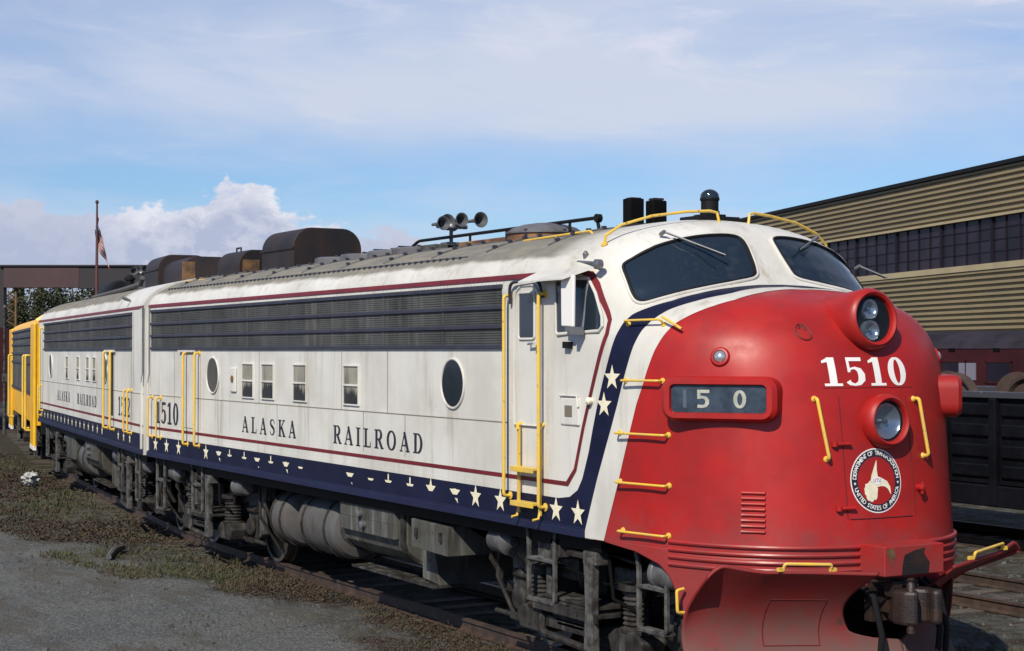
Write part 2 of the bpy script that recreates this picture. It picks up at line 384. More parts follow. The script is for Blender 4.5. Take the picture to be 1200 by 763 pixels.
def union(polys):          # polygons in 2-D merged into triangles without overlaps
    vs, fs = [], []
    for p in polys:
        b = len(vs); vs += [Vector(q[:2]) for q in p]; idx = list(range(b, b+len(p)))
        ar = sum(p[i][0]*p[(i+1) % len(p)][1]-p[(i+1) % len(p)][0]*p[i][1] for i in range(len(p)))
        fs.append(idx if ar > 0 else idx[::-1])
    r = delaunay_2d_cdt(vs, [], fs, 0, 1e-5)
    return [tuple(v) for v in r[0]], [tuple(f) for f, o in zip(r[2], r[5]) if len(o)]
def flat_decal(polys, fn, sub=0.0):
    v, f = union(polys)
    if sub:
        bm = bmesh.new(); bv = [bm.verts.new((a, b, 0)) for a, b in v]
        for q in f:
            try: bm.faces.new([bv[i] for i in q])
            except ValueError: pass
        for _ in range(7):
            e = [e for e in bm.edges if e.calc_length() > sub]
            if not e: break
            bmesh.ops.subdivide_edges(bm, edges=e, cuts=1, use_grid_fill=False)
            bmesh.ops.triangulate(bm, faces=bm.faces)
        bm.verts.index_update(); v = [(w_.co.x, w_.co.y) for w_ in bm.verts]; f = [tuple(w_.index for w_ in q.verts) for q in bm.faces]; bm.free()
    mb = MB(); mb.add([fn(a, b) for a, b in v], f, bool(sub)); return mb
def on_nose(a, b, off=.004):     # (y, z) pushed on to the nose along x
    h = BVH.ray_cast(Vector((2, a, b)), Vector((-1, 0, 0)))
    return tuple(h[0]+h[1]*(off if h[1].x > 0 else -off))
def on_flank(a, b, off=.004, sg=-1):    # (x, z) pushed on to the side along y
    h = BVH.ray_cast(Vector((a, sg*4, b)), Vector((0, -sg, 0)))
    if h[0] is None: return (a, sg*W, b)
    return tuple(h[0]+h[1]*(off if h[1].y*sg > 0 else -off))
def stroke(pts, ws):
    out = []; k = len(pts); P = [Vector(p) for p in pts]; L, Rr = [], []
    for i in range(k):
        t = (P[min(i+1, k-1)]-P[max(i-1, 0)]).normalized(); nn = Vector((-t.y, t.x))
        wd = ws[i] if isinstance(ws, (list, tuple)) else ws
        L.append(P[i]+nn*wd/2); Rr.append(P[i]-nn*wd/2)
    return [[L[i], Rr[i], Rr[i+1], L[i+1]] for i in range(k-1)]
def rect(a, b, c, d): return [[(a, b), (c, b), (c, d), (a, d)]]
def ell(cx, cy, rx, ry, a0, a1, thick, thin, n=22, e=1.0):
    pts, ws = [], []
    for i in range(n+1):
        a = math.radians(a0+(a1-a0)*i/n); c_, s_ = math.cos(a), math.sin(a)
        pts.append((cx+rx*c_, cy+ry*s_)); ws.append(thin+(thick-thin)*abs(c_)**e)
    return stroke(pts, ws)
TK, TN = .19, .07
GL = {
 'A': (.86, stroke([(.10, 0), (.43, 1)], TN)+stroke([(.40, 1), (.74, 0)], TK)+rect(.2, .28, .6, .35)+rect(0, 0, .26, .06)+rect(.54, 0, .88, .06)),
 'L': (.72, rect(.12, 0, .12+TK, 1)+rect(0, .94, .43, 1)+rect(0, 0, .68, .07)+[[(.6, 0), (.68, 0), (.68, .3), (.65, .3)]]),
 'I': (.42, rect(.11, 0, .11+TK, 1)+rect(0, .94, .41, 1)+rect(0, 0, .41, .06)),
 'K': (.86, rect(.1, 0, .1+TK, 1)+rect(0, .94, .4, 1)+rect(0, 0, .4, .06)+stroke([(.26, .42), (.68, .97)], TN)+stroke([(.38, .6), (.74, .02)], TK)+rect(.52, .94, .84, 1)+rect(.55, 0, .9, .06)),
 'R': (.84, rect(.1, 0, .1+TK, 1)+rect(0, .94, .45, 1)+rect(0, 0, .4, .06)+ell(.42, .735, .22, .235, 90, -90, TK, TN)+rect(.2, .465, .43, .53)+stroke([(.42, .5), (.72, .03)], TK)+rect(.6, 0, .88, .06)),
 'D': (.86, rect(.1, 0, .1+TK, 1)+rect(0, .94, .42, 1)+rect(0, 0, .42, .06)+ell(.38, .5, .32, .465, 90, -90, TK, TN)),
 'O': (.86, ell(.42, .5, .33, .475, 0, 360, TK, TN, 36)),
 'S': (.68, stroke([(.60-.01, .72), (.56, .85), (.45, .945), (.32, .96), (.19, .92), (.12, .80), (.14, .68), (.25, .58), (.40, .50), (.53, .40), (.57, .27), (.50, .13), (.36, .04), (.22, .05), (.10, .14), (.06, .27)],
       [.05, .07, .07, .07, .10, .15, .17, .19, .20, .19, .16, .11, .07, .07, .07, .05])),
 '1': (.55, rect(.17, 0, .17+.21, 1)+rect(.02, 0, .53, .09)+[[(.02, .80), (.02, .88), (.2, 1), (.34, 1), (.2, .85)]]),
 '5': (.66, rect(.08, .87, .56, 1)+rect(.08, .48, .16, .9)+stroke([(.10, .50), (.18, .60), (.31, .63), (.44, .56), (.50, .40), (.49, .22), (.40, .09), (.26, .04), (.12, .08), (.06, .17)], [.06, .07, .09, .17, .22, .22, .15, .08, .12, .16])),
 '0': (.66, ell(.33, .5, .215, .465, 0, 360, .21, .07, 36)),
 '2': (.66, stroke([(.08, .76), (.13, .89), (.27, .96), (.42, .90), (.49, .76), (.43, .58), (.28, .38), (.14, .2), (.08, .05)], [.14, .12, .08, .14, .21, .19, .14, .1, .08])+rect(.05, 0, .58, .13)+rect(.52, 0, .58, .26)),
}
def word(txt, x0, x1, z0, h, wfac=1.0):     # letters spread evenly between x0 and x1
    ws = [GL[c][0]*h*wfac for c in txt]; gap = ((x1-x0)-sum(ws))/max(1, len(txt)-1)
    x = x0; out = []
    for c, wd in zip(txt, ws):
        out.append([[(x+q[0]*h*wfac, z0+q[1]*h) for q in p] for p in GL[c][1]])
        x += wd+gap
    return out
def star_pts(cx, cz, r, ri=.40, sx=1.0, lean=0.0):
    return [(cx+(r if i % 2 == 0 else r*ri)*math.sin(math.pi*i/5)*sx+lean*0, cz+(r if i % 2 == 0 else r*ri)*math.cos(math.pi*i/5)) for i in range(10)]
def clip_poly(p, k, lo, hi):   # keep lo <= coord k <= hi
    for sgn, lim in ((1, lo), (-1, hi)):
        out = []
        for i in range(len(p)):
            a, b = p[i], p[(i+1) % len(p)]; fa, fb = sgn*(a[k]-lim), sgn*(b[k]-lim)
            if fa >= 0: out.append(a)
            if (fa >= 0) != (fb >= 0):
                t = fa/(fa-fb); out.append((a[0]+(b[0]-a[0])*t, a[1]+(b[1]-a[1])*t))
        p = out
        if not p: break
    return p
def font_mesh(txt, size, font=None):
    cu = bpy.data.curves.new('tmp', 'FONT'); cu.body = txt; cu.size = size; cu.align_x = 'CENTER'; cu.align_y = 'CENTER'; cu.resolution_u = 3
    cu.offset = size*.012
    o = bpy.data.objects.new('tmp', cu); COL.objects.link(o); bpy.context.view_layer.update()
    me = bpy.data.meshes.new_from_object(o.evaluated_get(bpy.context.evaluated_depsgraph_get()))
    v = [tuple(q.co) for q in me.vertices]; f = [tuple(q.vertices) for q in me.polygons]
    bpy.data.objects.remove(o); bpy.data.curves.remove(cu); bpy.data.meshes.remove(me)
    return v, f

# ------------------------------------------------------------ locomotive 1510: body
def interp(t, xs, ys):
    if t <= xs[0]: return ys[0]
    for i in range(len(xs)-1):
        if t <= xs[i+1]: return ys[i]+(ys[i+1]-ys[i])*(t-xs[i])/(xs[i+1]-xs[i])
    return ys[-1]
def red_edge(z):
    return interp(z, [1.33, 1.85, 2.35, 2.75, 3.05, 3.27, 3.40, 3.41], [-2.07, -1.88, -1.69, -1.52, -1.42, -1.33, -1.18, -1.09])
for i, f in enumerate(shell_mb.f):
    c = [sum(shell_mb.v[k][q] for k in f)/len(f) for q in range(3)]
    shell_mb.mi[i] = 1 if (c[0] > red_edge(c[2]) and c[2] < 3.62) else 0
body = shell_mb.build('carbody', [M_white, M_red], LOCO, fix=False)

EA = [(-1.93, -1.58, 2.76), (-1.85, -1.57, 2.97), (-1.79, -1.54, 3.14), (-1.75, -1.49, 3.25), (-1.70, -1.43, 3.32), (-1.60, -1.34, 3.38), (-1.47, -1.17, 3.44), (-1.40, -0.93, 3.50), (-1.38, -0.61, 3.56), (-1.41, -0.27, 3.59), (-1.42, 0, 3.60)]
EB = [(-1.655, -1.555, 2.76), (-1.61, -1.54, 2.88), (-1.55, -1.52, 3.05), (-1.50, -1.46, 3.18), (-1.45, -1.39, 3.27), (-1.38, -1.27, 3.36), (-1.26, -1.08, 3.43), (-1.17, -0.86, 3.48), (-1.15, -0.77, 3.50), (-1.20, -0.47, 3.55), (-1.33, -0.12, 3.58), (-1.36, 0, 3.59)]
EC = [(-1.93, -1.58, 1.335), (-1.74, -1.56, 1.83), (-1.56, -1.54, 2.35), (-1.49, -1.53, 2.55), (-1.42, -1.52, 2.70), (-1.37, -1.50, 2.84), (-1.31, -1.47, 3.00), (-1.25, -1.41, 3.14), (-1.20, -1.32, 3.24), (-1.12, -1.19, 3.32), (-1.04, -1.04, 3.39), (-0.98, -0.86, 3.44), (-1.00, -0.58, 3.50), (-1.06, -0.29, 3.54), (-1.12, 0, 3.555)]
EB0 = [(-2.24, -1.6, 1.335), (-2.21, -1.6, 1.42), (-2.03, -1.58, 1.87), (-1.82, -1.57, 2.34), (-1.74, -1.56, 2.55)]+EB
low = [(XR, 1.335), (XR, 1.665), (-3.5, 1.655), (-2.66, 1.655), (-2.47, 1.68), (-2.34, 1.75), (-2.26, 1.86), (-2.16, 2.10), (-2.09, 2.33), (-2.02, 2.54), (-1.92, 2.80), (-1.64, 2.80), (-1.74, 2.53), (-1.82, 2.34), (-2.03, 1.87), (-2.21, 1.42), (-2.24, 1.335)]
RO = [(-2.50, 3.745), (-2.37, 3.745), (-2.24, 3.72), (-2.13, 3.62), (-1.885, 3.275), (-1.88, 3.17), (-2.22, 2.13), (-2.36, 1.88), (-2.50, 1.775)]
RI = [(-2.50, 3.70), (-2.37, 3.70), (-2.28, 3.67), (-2.17, 3.56), (-1.94, 3.27), (-1.935, 3.17), (-2.265, 2.14), (-2.40, 1.91), (-2.53, 1.815)]
RO = [(-2.50, 3.745), (-2.37, 3.745), (-2.24, 3.72), (-2.13, 3.62), (-1.90, 3.285), (-1.89, 3.15), (-2.22, 2.33), (-2.36, 1.92), (-2.50, 1.775)]
RI = [(-2.50, 3.70), (-2.37, 3.70), (-2.28, 3.67), (-2.17, 3.56), (-1.945, 3.275), (-1.94, 3.16), (-2.265, 2.33), (-2.40, 1.94), (-2.53, 1.815)]
for sg in (-1, 1):
    fl = sg > 0
    ribbon(EA, EB, .0045, 100, 8, fl).build('blue_band', M_blue, LOCO)
    ribbon(EB0, EC, .003, 120, 8, fl).build('white_band', M_white, LOCO)
    flat_decal([low], lambda a, b, sg=sg: on_flank(a, b, .004, sg), .12).build('blue_band', M_blue, LOCO)
    st = [[RO[i], RO[i+1], RI[i+1], RI[i]] for i in range(len(RO)-1)]
    flat_decal(st, lambda a, b, sg=sg: on_flank(a, b, .0055, sg), .06).build('red_stripe', M_stripe, LOCO)

def side_trim(root, x0, x1, xstripe, sg=-1):
    """straight red stripes, sill angle of a unit side; x0 rear, x1 front"""
    y = sg*W
    mb = MB(); mb.b2((x0, y+sg*.004, 1.775), (xstripe, y-.002*sg, 1.815)); mb.build('red_stripe', M_stripe, root)
    mb = MB()
    n = 5; vs = []
    for x in (x0, xstripe):
        for i in range(n):
            z = 3.695+.05*i/(n-1); a = z
            lo_, hi_ = 0.0, W
            for _ in range(30):
                m_ = (lo_+hi_)/2
                if sec_z(m_) > z: lo_ = m_
                else: hi_ = m_
            vs.append((x, sg*(lo_+.006), z))
    mb.add(vs, [(i, i+1, n+i+1, n+i) for i in range(n-1)]); mb.build('red_stripe', M_stripe, root)
    mb = MB(); mb.b2((x0, y+sg*.025, 1.33), (x1, y-sg*.01, 1.405)); mb.b2((x0, y+sg*.012, 1.405), (x1, y-sg*.01, 1.418))
    mb.build('side_sill', M_bluel, root, bevel=.006)
def grille(root, x0, x1, sg=-1):
    y = sg*W; t = MB(); t.b2((x0, y+sg*.006, 3.035), (x1, y-sg*.01, 3.66))
    g = t.build('grille', M_grille, root)
    f = MB()
    for z in (3.635, 3.435, 3.245, 3.048): f.b2((x0-.01, y+sg*.03, z-.021), (x1+.01, y, z+.021))
    f.build('grille_bar', M_bar, g, bevel=.006)
    s = MB(); z = 3.06
    while z < 3.64:     # fine horizontal louvre wires
        s.b2((x0, y+sg*.012, z), (x1, y, z+.008)); z += .0245
    for k in range(1, int((x1-x0)/1.45)+1): s.b2((x0+k*1.45-.01, y+sg*.016, 3.04), (x0+k*1.45+.01, y, 3.65))
    s.build('louver', M_grille, g)
def rivets(root, segs, sp=.075, r=.008):
    mb = MB()
    for (xa, za), (xb, zb) in segs:
        L = math.hypot(xb-xa, zb-za); n = int(L/sp)
        for i in range(n+1):
            x = xa+(xb-xa)*i/max(n, 1); z = za+(zb-za)*i/max(n, 1)
            mb.add([(x-r, -W, z), (x, -W, z-r), (x+r, -W, z), (x, -W, z+r), (x, -W-.006, z)], [(0, 1, 4), (1, 2, 4), (2, 3, 4), (3, 0, 4)], True)
    return tag(mb.build('rivet', M_whitep, root), kind='stuff')
def seams(root, segs):
    mb = MB()
    for (xa, za), (xb, zb) in segs:
        if xa == xb: mb.b2((xa-.006, -W-.0015, za), (xa+.006, -W+.01, zb))
        else: mb.b2((xa, -W-.0015, za-.006), (xb, -W+.01, za+.006))
    return mb.build('panel_seam', M_seam, root)
def porthole(root, x, z, dark=M_glass):
    n = 36; r = .255
    mb = MB(); mb.lathe([(r-.02, 0), (r-.02, .012)], (x, -W, z), (0, -1, 0), n, False)
    p = mb.build('porthole', dark, root)
    t = MB(); t.tube([(x+(r)*math.cos(2*math.pi*i/n), -W-.008, z+(r)*math.sin(2*math.pi*i/n)) for i in range(n)], .015, 8, True)
    t.build('frame', M_whitep, p)
def vent(root, x, z, w_=.42, h=.44):
    mb = MB(); mb.b2((x-w_/2, -W-.006, z-h/2), (x+w_/2, -W+.02, z+h/2)); v = mb.build('side_window', M_ventglass, root)
    f = MB()
    for a, b in (((x-w_/2-.018, z-h/2-.018), (x-w_/2, z+h/2+.018)), ((x+w_/2, z-h/2-.018), (x+w_/2+.018, z+h/2+.018)), ((x-w_/2, z+h/2), (x+w_/2, z+h/2+.018)), ((x-w_/2, z-h/2-.018), (x+w_/2, z-h/2)), ((x-w_/2, z-.012), (x+w_/2, z+.012))):
        f.b2((a[0], -W-.022, a[1]), (b[0], -W+.01, b[1]))
    f.build('frame', M_whitep, v, bevel=.004)
M_ventglass = mat('dirty_window_glass', (0.30, 0.28, 0.23), 0.5, streak=(0.015, 0.015, 0.015), sstr=1.0, var=0.3, vscale=6)
def vent_grad(m):
    t = m.node_tree; p = t.nodes['Principled BSDF']; src = p.inputs['Base Color'].links[0].from_socket
    O = [n for n in t.nodes if n.type == 'TEX_COORD'][0].outputs['Object']
    s = N(t, 'ShaderNodeSeparateXYZ'); t.links.new(O, s.inputs[0])
    e = mth(t, 'ADD', s.outputs[2], mth(t, 'MULTIPLY', mth(t, 'SUBTRACT', noise(t, scalev(t, O, (9, 9, 1.5)), 1.0, 6, 0.65), 0.5), 0.45))
    c = mixc(t, mapr(t, e, 2.60, 2.50), src, (0.02, 0.02, 0.02)); t.links.new(c, p.inputs['Base Color'])
vent_grad(M_ventglass)
def handrail(root, x, z0, z1, y=-1.68, r=.019, name='handrail', mat_=None):
    mb = MB(); mb.rail([(x+.0, -W, z1), (x, y, z1), (x, y, z0), (x, -W, z0)], r, 10, .05)
    for z in (z0, z1): mb.lathe([(.04, 0), (.04, .012), (.025, .016)], (x, -W+.001, z), (0, -1, 0), 12)
    return mb.build(name, mat_ or M_yellow, root)
def letters(root, glyphs, m=None, name='letter', fn=None, sub=0.0):
    for g in glyphs: flat_decal(g, fn or (lambda a, b: (a, -W-.005, b)), sub).build(name, m or M_letter, root)
def stars(root, items, h=.124, z=1.545):
    for k, (x, wear) in enumerate(items):
        p = star_pts(x, z, h, .40, .98); parts = [p]
        if wear:
            r_ = random.Random(int(x*100)); parts = []
            if wear == 1: bands = [(z-.02, z+h)]
            elif wear == 2: bands = [(z-.005, z+.02), (z+.02+.0, z+h*.75)]
            elif wear == 3: bands = [(z-h, z-h+.05), (z-.01, z+.035)]
            elif wear == 4: bands = [(z-h, z-.05), (z-.015, z+.045)]
            else: bands = [(z-.012, z+.012)]
            for lo, hi in bands:
                q = clip_poly(p, 1, lo, hi)
                if wear == 2 and hi > z+.03: q = clip_poly(q, 0, x-.016, x+.016)
                if len(q) > 2: parts.append(q)
        if parts: flat_decal(parts, lambda a, b: (a, -W-.0085, b)).build('star', M_cream, root)

side_trim(LOCO, XR, -2.22, -2.50, -1); side_trim(LOCO, XR, -2.22, -2.50, 1)
# upper stripe between the eave and the cab corner is on the cab decal
grille(LOCO, -15.12, -3.72, -1); grille(LOCO, -15.12, -3.72, 1)
for x, z in ((-4.76, 2.67), (-12.18, 2.66)): porthole(LOCO, x, z, M_glass if x > -6 else M_blindport) if False else None
M_blind = mat('grey_blanked_porthole', (0.075, 0.07, 0.065), 0.5, var=0.3)
porthole(LOCO, -4.76, 2.67); porthole(LOCO, -12.18, 2.66, M_blind)
for x in (-10.76, -10.02, -8.91, -7.33): vent(LOCO, x, 2.605)
SEG = [((XR, 2.31), (-3.62, 2.31)), ((-5.9, 1.85), (-5.9, 2.31)), ((-7.0, 1.85), (-7.0, 2.31)), ((-7.62, 2.31), (-7.62, 3.0)), ((-6.35, 2.31), (-6.35, 3.0)),
       ((-9.7, 1.85), (-9.7, 2.31)), ((-10.35, 2.31), (-10.35, 3.0)), ((-11.85, 1.85), (-11.85, 2.31)), ((-12.75, 1.85), (-12.75, 3.0)), ((-13.95, 1.85), (-13.95, 3.0)), ((-3.62, 1.85), (-3.62, 3.65))]
seams(LOCO, SEG)
rivets(LOCO, [((XR+.05, 3.012), (-3.7, 3.012)), ((XR+.05, 2.335), (-3.7, 2.335)), ((-3.57, 1.9), (-3.57, 3.65)), ((-2.86, 1.9), (-2.86, 3.6)), ((XR+.03, 1.9), (XR+.03, 3.65)), ((-12.70, 1.9), (-12.70, 3.0)), ((-7.57, 2.35), (-7.57, 3.0)),
              ((XR+.05, 1.70), (-2.8, 1.70)), ((XR+.05, 3.675), (-3.7, 3.675))])
letters(LOCO, word('ALASKA', -10.99, -9.05, 1.905, .215, 1.3)+word('RAILROAD', -7.86, -5.45, 1.905, .215, 1.3))
letters(LOCO, word('1510', -14.87, -13.75, 1.88, .335, 1.18), name='road_number')
stars(LOCO, [(-14.87, 0), (-14.31, 0), (-13.72, 0), (-12.47, 0), (-11.92, 4), (-11.47, 2), (-10.89, 2), (-10.4, 3), (-9.9, 2), (-9.37, 4), (-8.88, 5), (-7.36, 3), (-6.78, 5), (-6.31, 2), (-5.76, 2), (-5.26, 1), (-4.71, 4), (-4.26, 0), (-3.75, 0), (-2.70, 0), (-2.32, 0)])
for x, z in ((-1.805, 2.77), (-1.92, 2.53)):     # the two upper stars on the sloping band
    flat_decal([star_pts(x, z, .115, .40, 1.0)], lambda a, b: on_flank(a, b, .0085), .05).build('star', M_cream, LOCO)

# rear end of the 1510
def end_trim(root, x):
    mb = MB(); mb.b2((x-.01, -W-.03, 1.42), (x+.07, -W+.01, 3.70)); mb.build('corner_post', M_whitep, root, bevel=.01)
    mb = MB(); mb.tube([(x+.12, -W-.02, 3.72), (x+.12, -W-.02, 2.65), (x+.14, -W-.05, 2.5)], .012, 6); mb.build('pipe', M_steel, root)
end_trim(LOCO, XR)
for x in (-13.30, -12.78): handrail(LOCO, x, 1.62, 2.98)
for x in (-15.05, -14.62): handrail(LOCO, x, 1.66, 2.28, r=.015)
d = MB(); d.b2((-13.62, -W-.012, 1.86), (-12.98, -W+.01, 2.97)); dr = d.build('engine_room_door', M_whitep, LOCO, bevel=.01)
d = MB(); d.b2((-13.66, -W-.05, 2.99), (-12.95, -W, 3.02)); d.build('drip_strip', M_whitep, dr)
d = MB(); d.b2((-11.42, -W-.03, 2.44), (-11.20, -W, 2.78)); fb = d.build('fuse_box', M_whitep, LOCO, bevel=.02)
d = MB(); d.lathe([(.05, 0), (.05, .01)], (-11.31, -W-.03, 2.62), (0, -1, 0), 12); d.build('lock', M_rust, fb)

# cab side
def cab_door(root):
    pts = [(-3.46, 2.30), (-2.99, 2.30), (-2.99, 3.50), (-3.03, 3.58), (-3.12, 3.63), (-3.33, 3.63), (-3.42, 3.58), (-3.46, 3.50)]
    mb = MB(); mb.prism(pts, .02, 'y', -W-.012); dr = mb.build('cab_door', M_whitep, root, bevel=.006)
    t = MB(); t.tube([(x, -W-.015, z) for x, z in pts], .013, 8, True); t.build('door_frame', M_whitep, dr)
    t = MB(); t.rail([(-3.52, -W-.03, 3.46), (-3.50, -W-.05, 3.66), (-2.95, -W-.05, 3.69), (-2.90, -W-.03, 3.50)], .016, 8, .12); t.build('rain_gutter', M_bar, dr)
    t = MB(); t.b2((-3.37, -W-.018, 3.12), (-3.07, -W, 3.56)); wn = t.build('door_window', M_glass, dr)
    t = MB(); t.rail([(-3.37, -W-.02, 3.3), (-3.37, -W-.02, 3.12), (-3.07, -W-.02, 3.12), (-3.07, -W-.02, 3.56), (-3.37, -W-.02, 3.56), (-3.37, -W-.02, 3.3)], .012, 6, .04); t.build('frame', M_whitep, wn)
    t = MB(); t.tube([(-3.14, -W-.02, 3.07), (-3.12, -W-.06, 3.07), (-3.02, -W-.06, 3.075)], .012, 8); t.build('handle', M_chrome, dr)
    t = MB(); t.b2((-3.03, -W-.03, 2.98), (-2.985, -W, 3.06)); t.build('lock', M_steel, dr)
cab_door(LOCO)
handrail(LOCO, -3.555, 1.61, 3.54, r=.017); handrail(LOCO, -2.895, 1.55, 3.54, r=.017)
mb = MB()
for x in (-3.33, -2.93): mb.b2((x-.02, -W-.05, 1.47), (x+.02, -W-.035, 2.28)); mb.tube([(x, -W-.05, 2.26), (x, -W-.055, 2.30), (x, -W, 2.32)], .022, 8); mb.tube([(x, -W-.045, 1.50), (x, -W-.06, 1.44), (x, -W-.12, 1.43)], .014, 6)
lad = mb.build('cab_ladder', M_yellow, LOCO)
for z in (1.90, 1.575):
    t = MB(); t.b2((-3.34, -W-.13, z-.012), (-2.92, -W-.03, z+.012)); t.b2((-3.34, -W-.135, z-.035), (-2.92, -W-.12, z+.014)); t.build('tread', M_yellow, lad, bevel=.004)
sw = [(-2.70, 3.19), (-2.67, 3.16), (-2.02, 3.18), (-1.99, 3.22), (-2.02, 3.31), (-2.14, 3.52), (-2.26, 3.655), (-2.70, 3.655)]
flat_decal([sw], lambda a, b: on_flank(a, b, .006), .08).build('cab_side_window', M_glass, LOCO)
swn = [o for o in LOCO.children if o.name.startswith('cab_side_window')][0]
t = MB(); t.tube([on_flank(a, b, .012) for a, b in sw], .016, 8, True); t.build('frame', M_whitep, swn)
t = MB(); t.tube([on_flank(-2.26, 3.19, .012), on_flank(-2.26, 3.65, .012)], .012, 6); t.build('mullion', M_steel, swn)
t = MB(); t.prism([(-2.41, 3.23), (-2.21, 3.22), (-2.20, 3.68), (-2.42, 3.68)], .03, 'y', -W-.13); wd = t.build('wind_deflector', M_nwhite, LOCO, bevel=.01)
t = MB(); t.b2((-2.36, -W-.12, 3.18), (-2.28, -W-.02, 3.22)); t.b2((-2.25, -W-.14, 3.15), (-2.20, -W-.02, 3.22)); t.build('bracket', M_steel, wd)
t = MB(); t.add([(-3.07, -W-.20, 3.655), (-2.28, -W-.20, 3.655), (-2.12, -W+.06, 3.76), (-2.98, -W+.06, 3.79), (-3.07, -W-.20, 3.643), (-2.28, -W-.20, 3.643), (-2.12, -W+.06, 3.748), (-2.98, -W+.06, 3.778)], [(0, 1, 2, 3), (7, 6, 5, 4), (0, 4, 5, 1), (1, 5, 6, 2), (2, 6, 7, 3), (3, 7, 4, 0)])
av = t.build('window_awning', M_whitep, LOCO)
t = MB(); t.tube([(-2.95, -1.52, 3.80), (-2.45, -1.5, 3.82), (-2.10, -1.50, 3.79)], .014, 6); t.lathe([(.03, -.04), (.045, -.03), (.045, .03), (.03, .04)], (-2.10, -1.53, 3.78), (0, 1, 0), 12); t.lathe([(.02, 0), (.025, .05), (.03, .07), (.012, .10)], (-2.42, -1.46, 3.82), (0, 0, 1), 10); t.build('bracket', M_steel, av)
t = MB(); t.b2((-2.62, -W-.014, 2.33), (-2.30, -W+.02, 2.58)); hp = t.build('filler_hatch', M_whitep, LOCO, bevel=.012)
t = MB(); t.b2((-2.53, -W-.02, 2.41), (-2.41, -W, 2.51)); t.build('recess', M_seam, hp); t = MB(); t.tube([(-2.62, -W-.02, 2.60), (-2.32, -W-.02, 2.60), (-2.30, -W-.02, 2.50)], .01, 6); t.build('drip_strip', M_whitep, hp)
t = MB(); t.b2((-2.52, -W-.05, 3.03), (-2.42, -W, 3.09)); t.build('window_latch', M_rubber, LOCO)
t = MB(); t.lathe([(.03, 0), (.035, .05), (.015, .07)], (-2.12, -W+.02, 2.56), (0, -1, 0), 10); t.build('marker_bracket', M_cream, LOCO)

# windscreens
WS = [(-2.00, -1.33, 3.75), (-2.01, -1.30, 3.79), (-1.94, -1.15, 3.89), (-1.87, -0.85, 4.00), (-1.84, -0.52, 4.05), (-1.82, -0.28, 4.06), (-1.79, -0.19, 4.04), (-1.71, -0.175, 3.96), (-1.53, -0.21, 3.72), (-1.50, -0.25, 3.68), (-1.49, -0.33, 3.65), (-1.47, -0.72, 3.58), (-1.52, -1.05, 3.51), (-1.64, -1.28, 3.44), (-1.71, -1.34, 3.44), (-1.78, -1.36, 3.48), (-1.90, -1.35, 3.65)]
def smooth_loop(pts, it=2):
    for _ in range(it):
        q = []
        for i in range(len(pts)):
            a, b = Vector(pts[i]), Vector(pts[(i+1) % len(pts)]); q += [a*.75+b*.25, a*.25+b*.75]
        pts = q
    return pts
def windscreen(sg):
    loop = smooth_loop([(x, y*-sg, z) for x, y, z in WS])
    # fill in a plane seen from the front-left, then push on to the shell
    dirv = Vector((1, -.45*-sg, .35)).normalized(); u = Vector((0, 0, 1)).cross(dirv).normalized(); v = dirv.cross(u)
    poly = [(p.dot(u), p.dot(v)) for p in loop]
    def fn(a, b):
        o = u*a+v*b+dirv*6
        h = BVH.ray_cast(o, -dirv); n = h[1]
        if n.dot(dirv) < 0: n = -n
        return tuple(h[0]+n*.003)
    g = flat_decal([poly], fn, .06).build('windscreen', M_glass, LOCO)
    t = MB(); t.tube([snap(p, .006)[0] for p in loop], .016, 8, True); t.build('rubber_seal', M_rubber, g)
    lo = [p+(p-sum(loop, Vector())/len(loop)).normalized()*.026 for p in loop]
    t = MB(); t.tube([snap(p, .004)[0] for p in lo], .016, 8, True); t.build('frame', M_whitep, g)
windscreen(-1); windscreen(1)
for a, b in (((-1.98, -.94, 4.06), (-1.57, -.56, 3.84)), ((-1.93, .80, 4.07), (-1.67, .38, 3.93)), ((-2.15, 1.52, 3.82), (-1.85, 1.60, 3.70))):
    t = MB(); A, B = Vector(a)+Vector((.06, 0, .02)), Vector(b)+Vector((.06, 0, .02)); t.tube([A, A.lerp(B, .5), B], [.012, .009, .007], 6)
    t.lathe([(.02, -.06), (.02, .0), (.012, .015)], A, (1, 0, .4), 10); wp = t.build('wiper', M_steel, LOCO)
    t = MB(); t.tube([A.lerp(B, .55)+Vector((-.02, 0, 0)), B+Vector((-.02, 0, 0))], .012, 5); t.build('wiper_blade', M_rubber, wp)
# rails over the windscreens
for sg in (-1, 1):
    P = [(-2.35, 1.30, 3.99), (-2.33, 1.30, 4.06), (-2.3, 1.15, 4.16), (-2.24, .85, 4.25), (-2.2, .5, 4.30), (-2.15, .26, 4.315), (-2.13, .19, 4.30), (-2.12, .17, 4.20)]
    t = MB(); t.tube([(x, y*sg, z) for x, y, z in P], .014, 8); t.lathe([(.035, 0), (.03, .02)], (-2.35, sg*1.30, 3.975), (0, sg*.6, 1), 10); t.build('roof_grab_rail', M_yellow, LOCO)
t = MB(); t.rail([(-4.35, -1.0, 4.06), (-4.35, -1.0, 4.14), (-3.05, -1.0, 4.16), (-2.9, -1.05, 4.05)], .012, 8, .05); t.tube([(-3.7, -1.0, 4.06), (-3.7, -1.0, 4.15)], .01, 6); t.build('roof_grab_rail', M_yellow, LOCO)
t = MB(); t.rail([(-15.2, -1.05, 4.04), (-15.2, -1.05, 4.12), (-14.3, -1.0, 4.13), (-14.3, -1.0, 4.05)], .012, 8, .05); t.build('roof_grab_rail', M_yellow, LOCO)
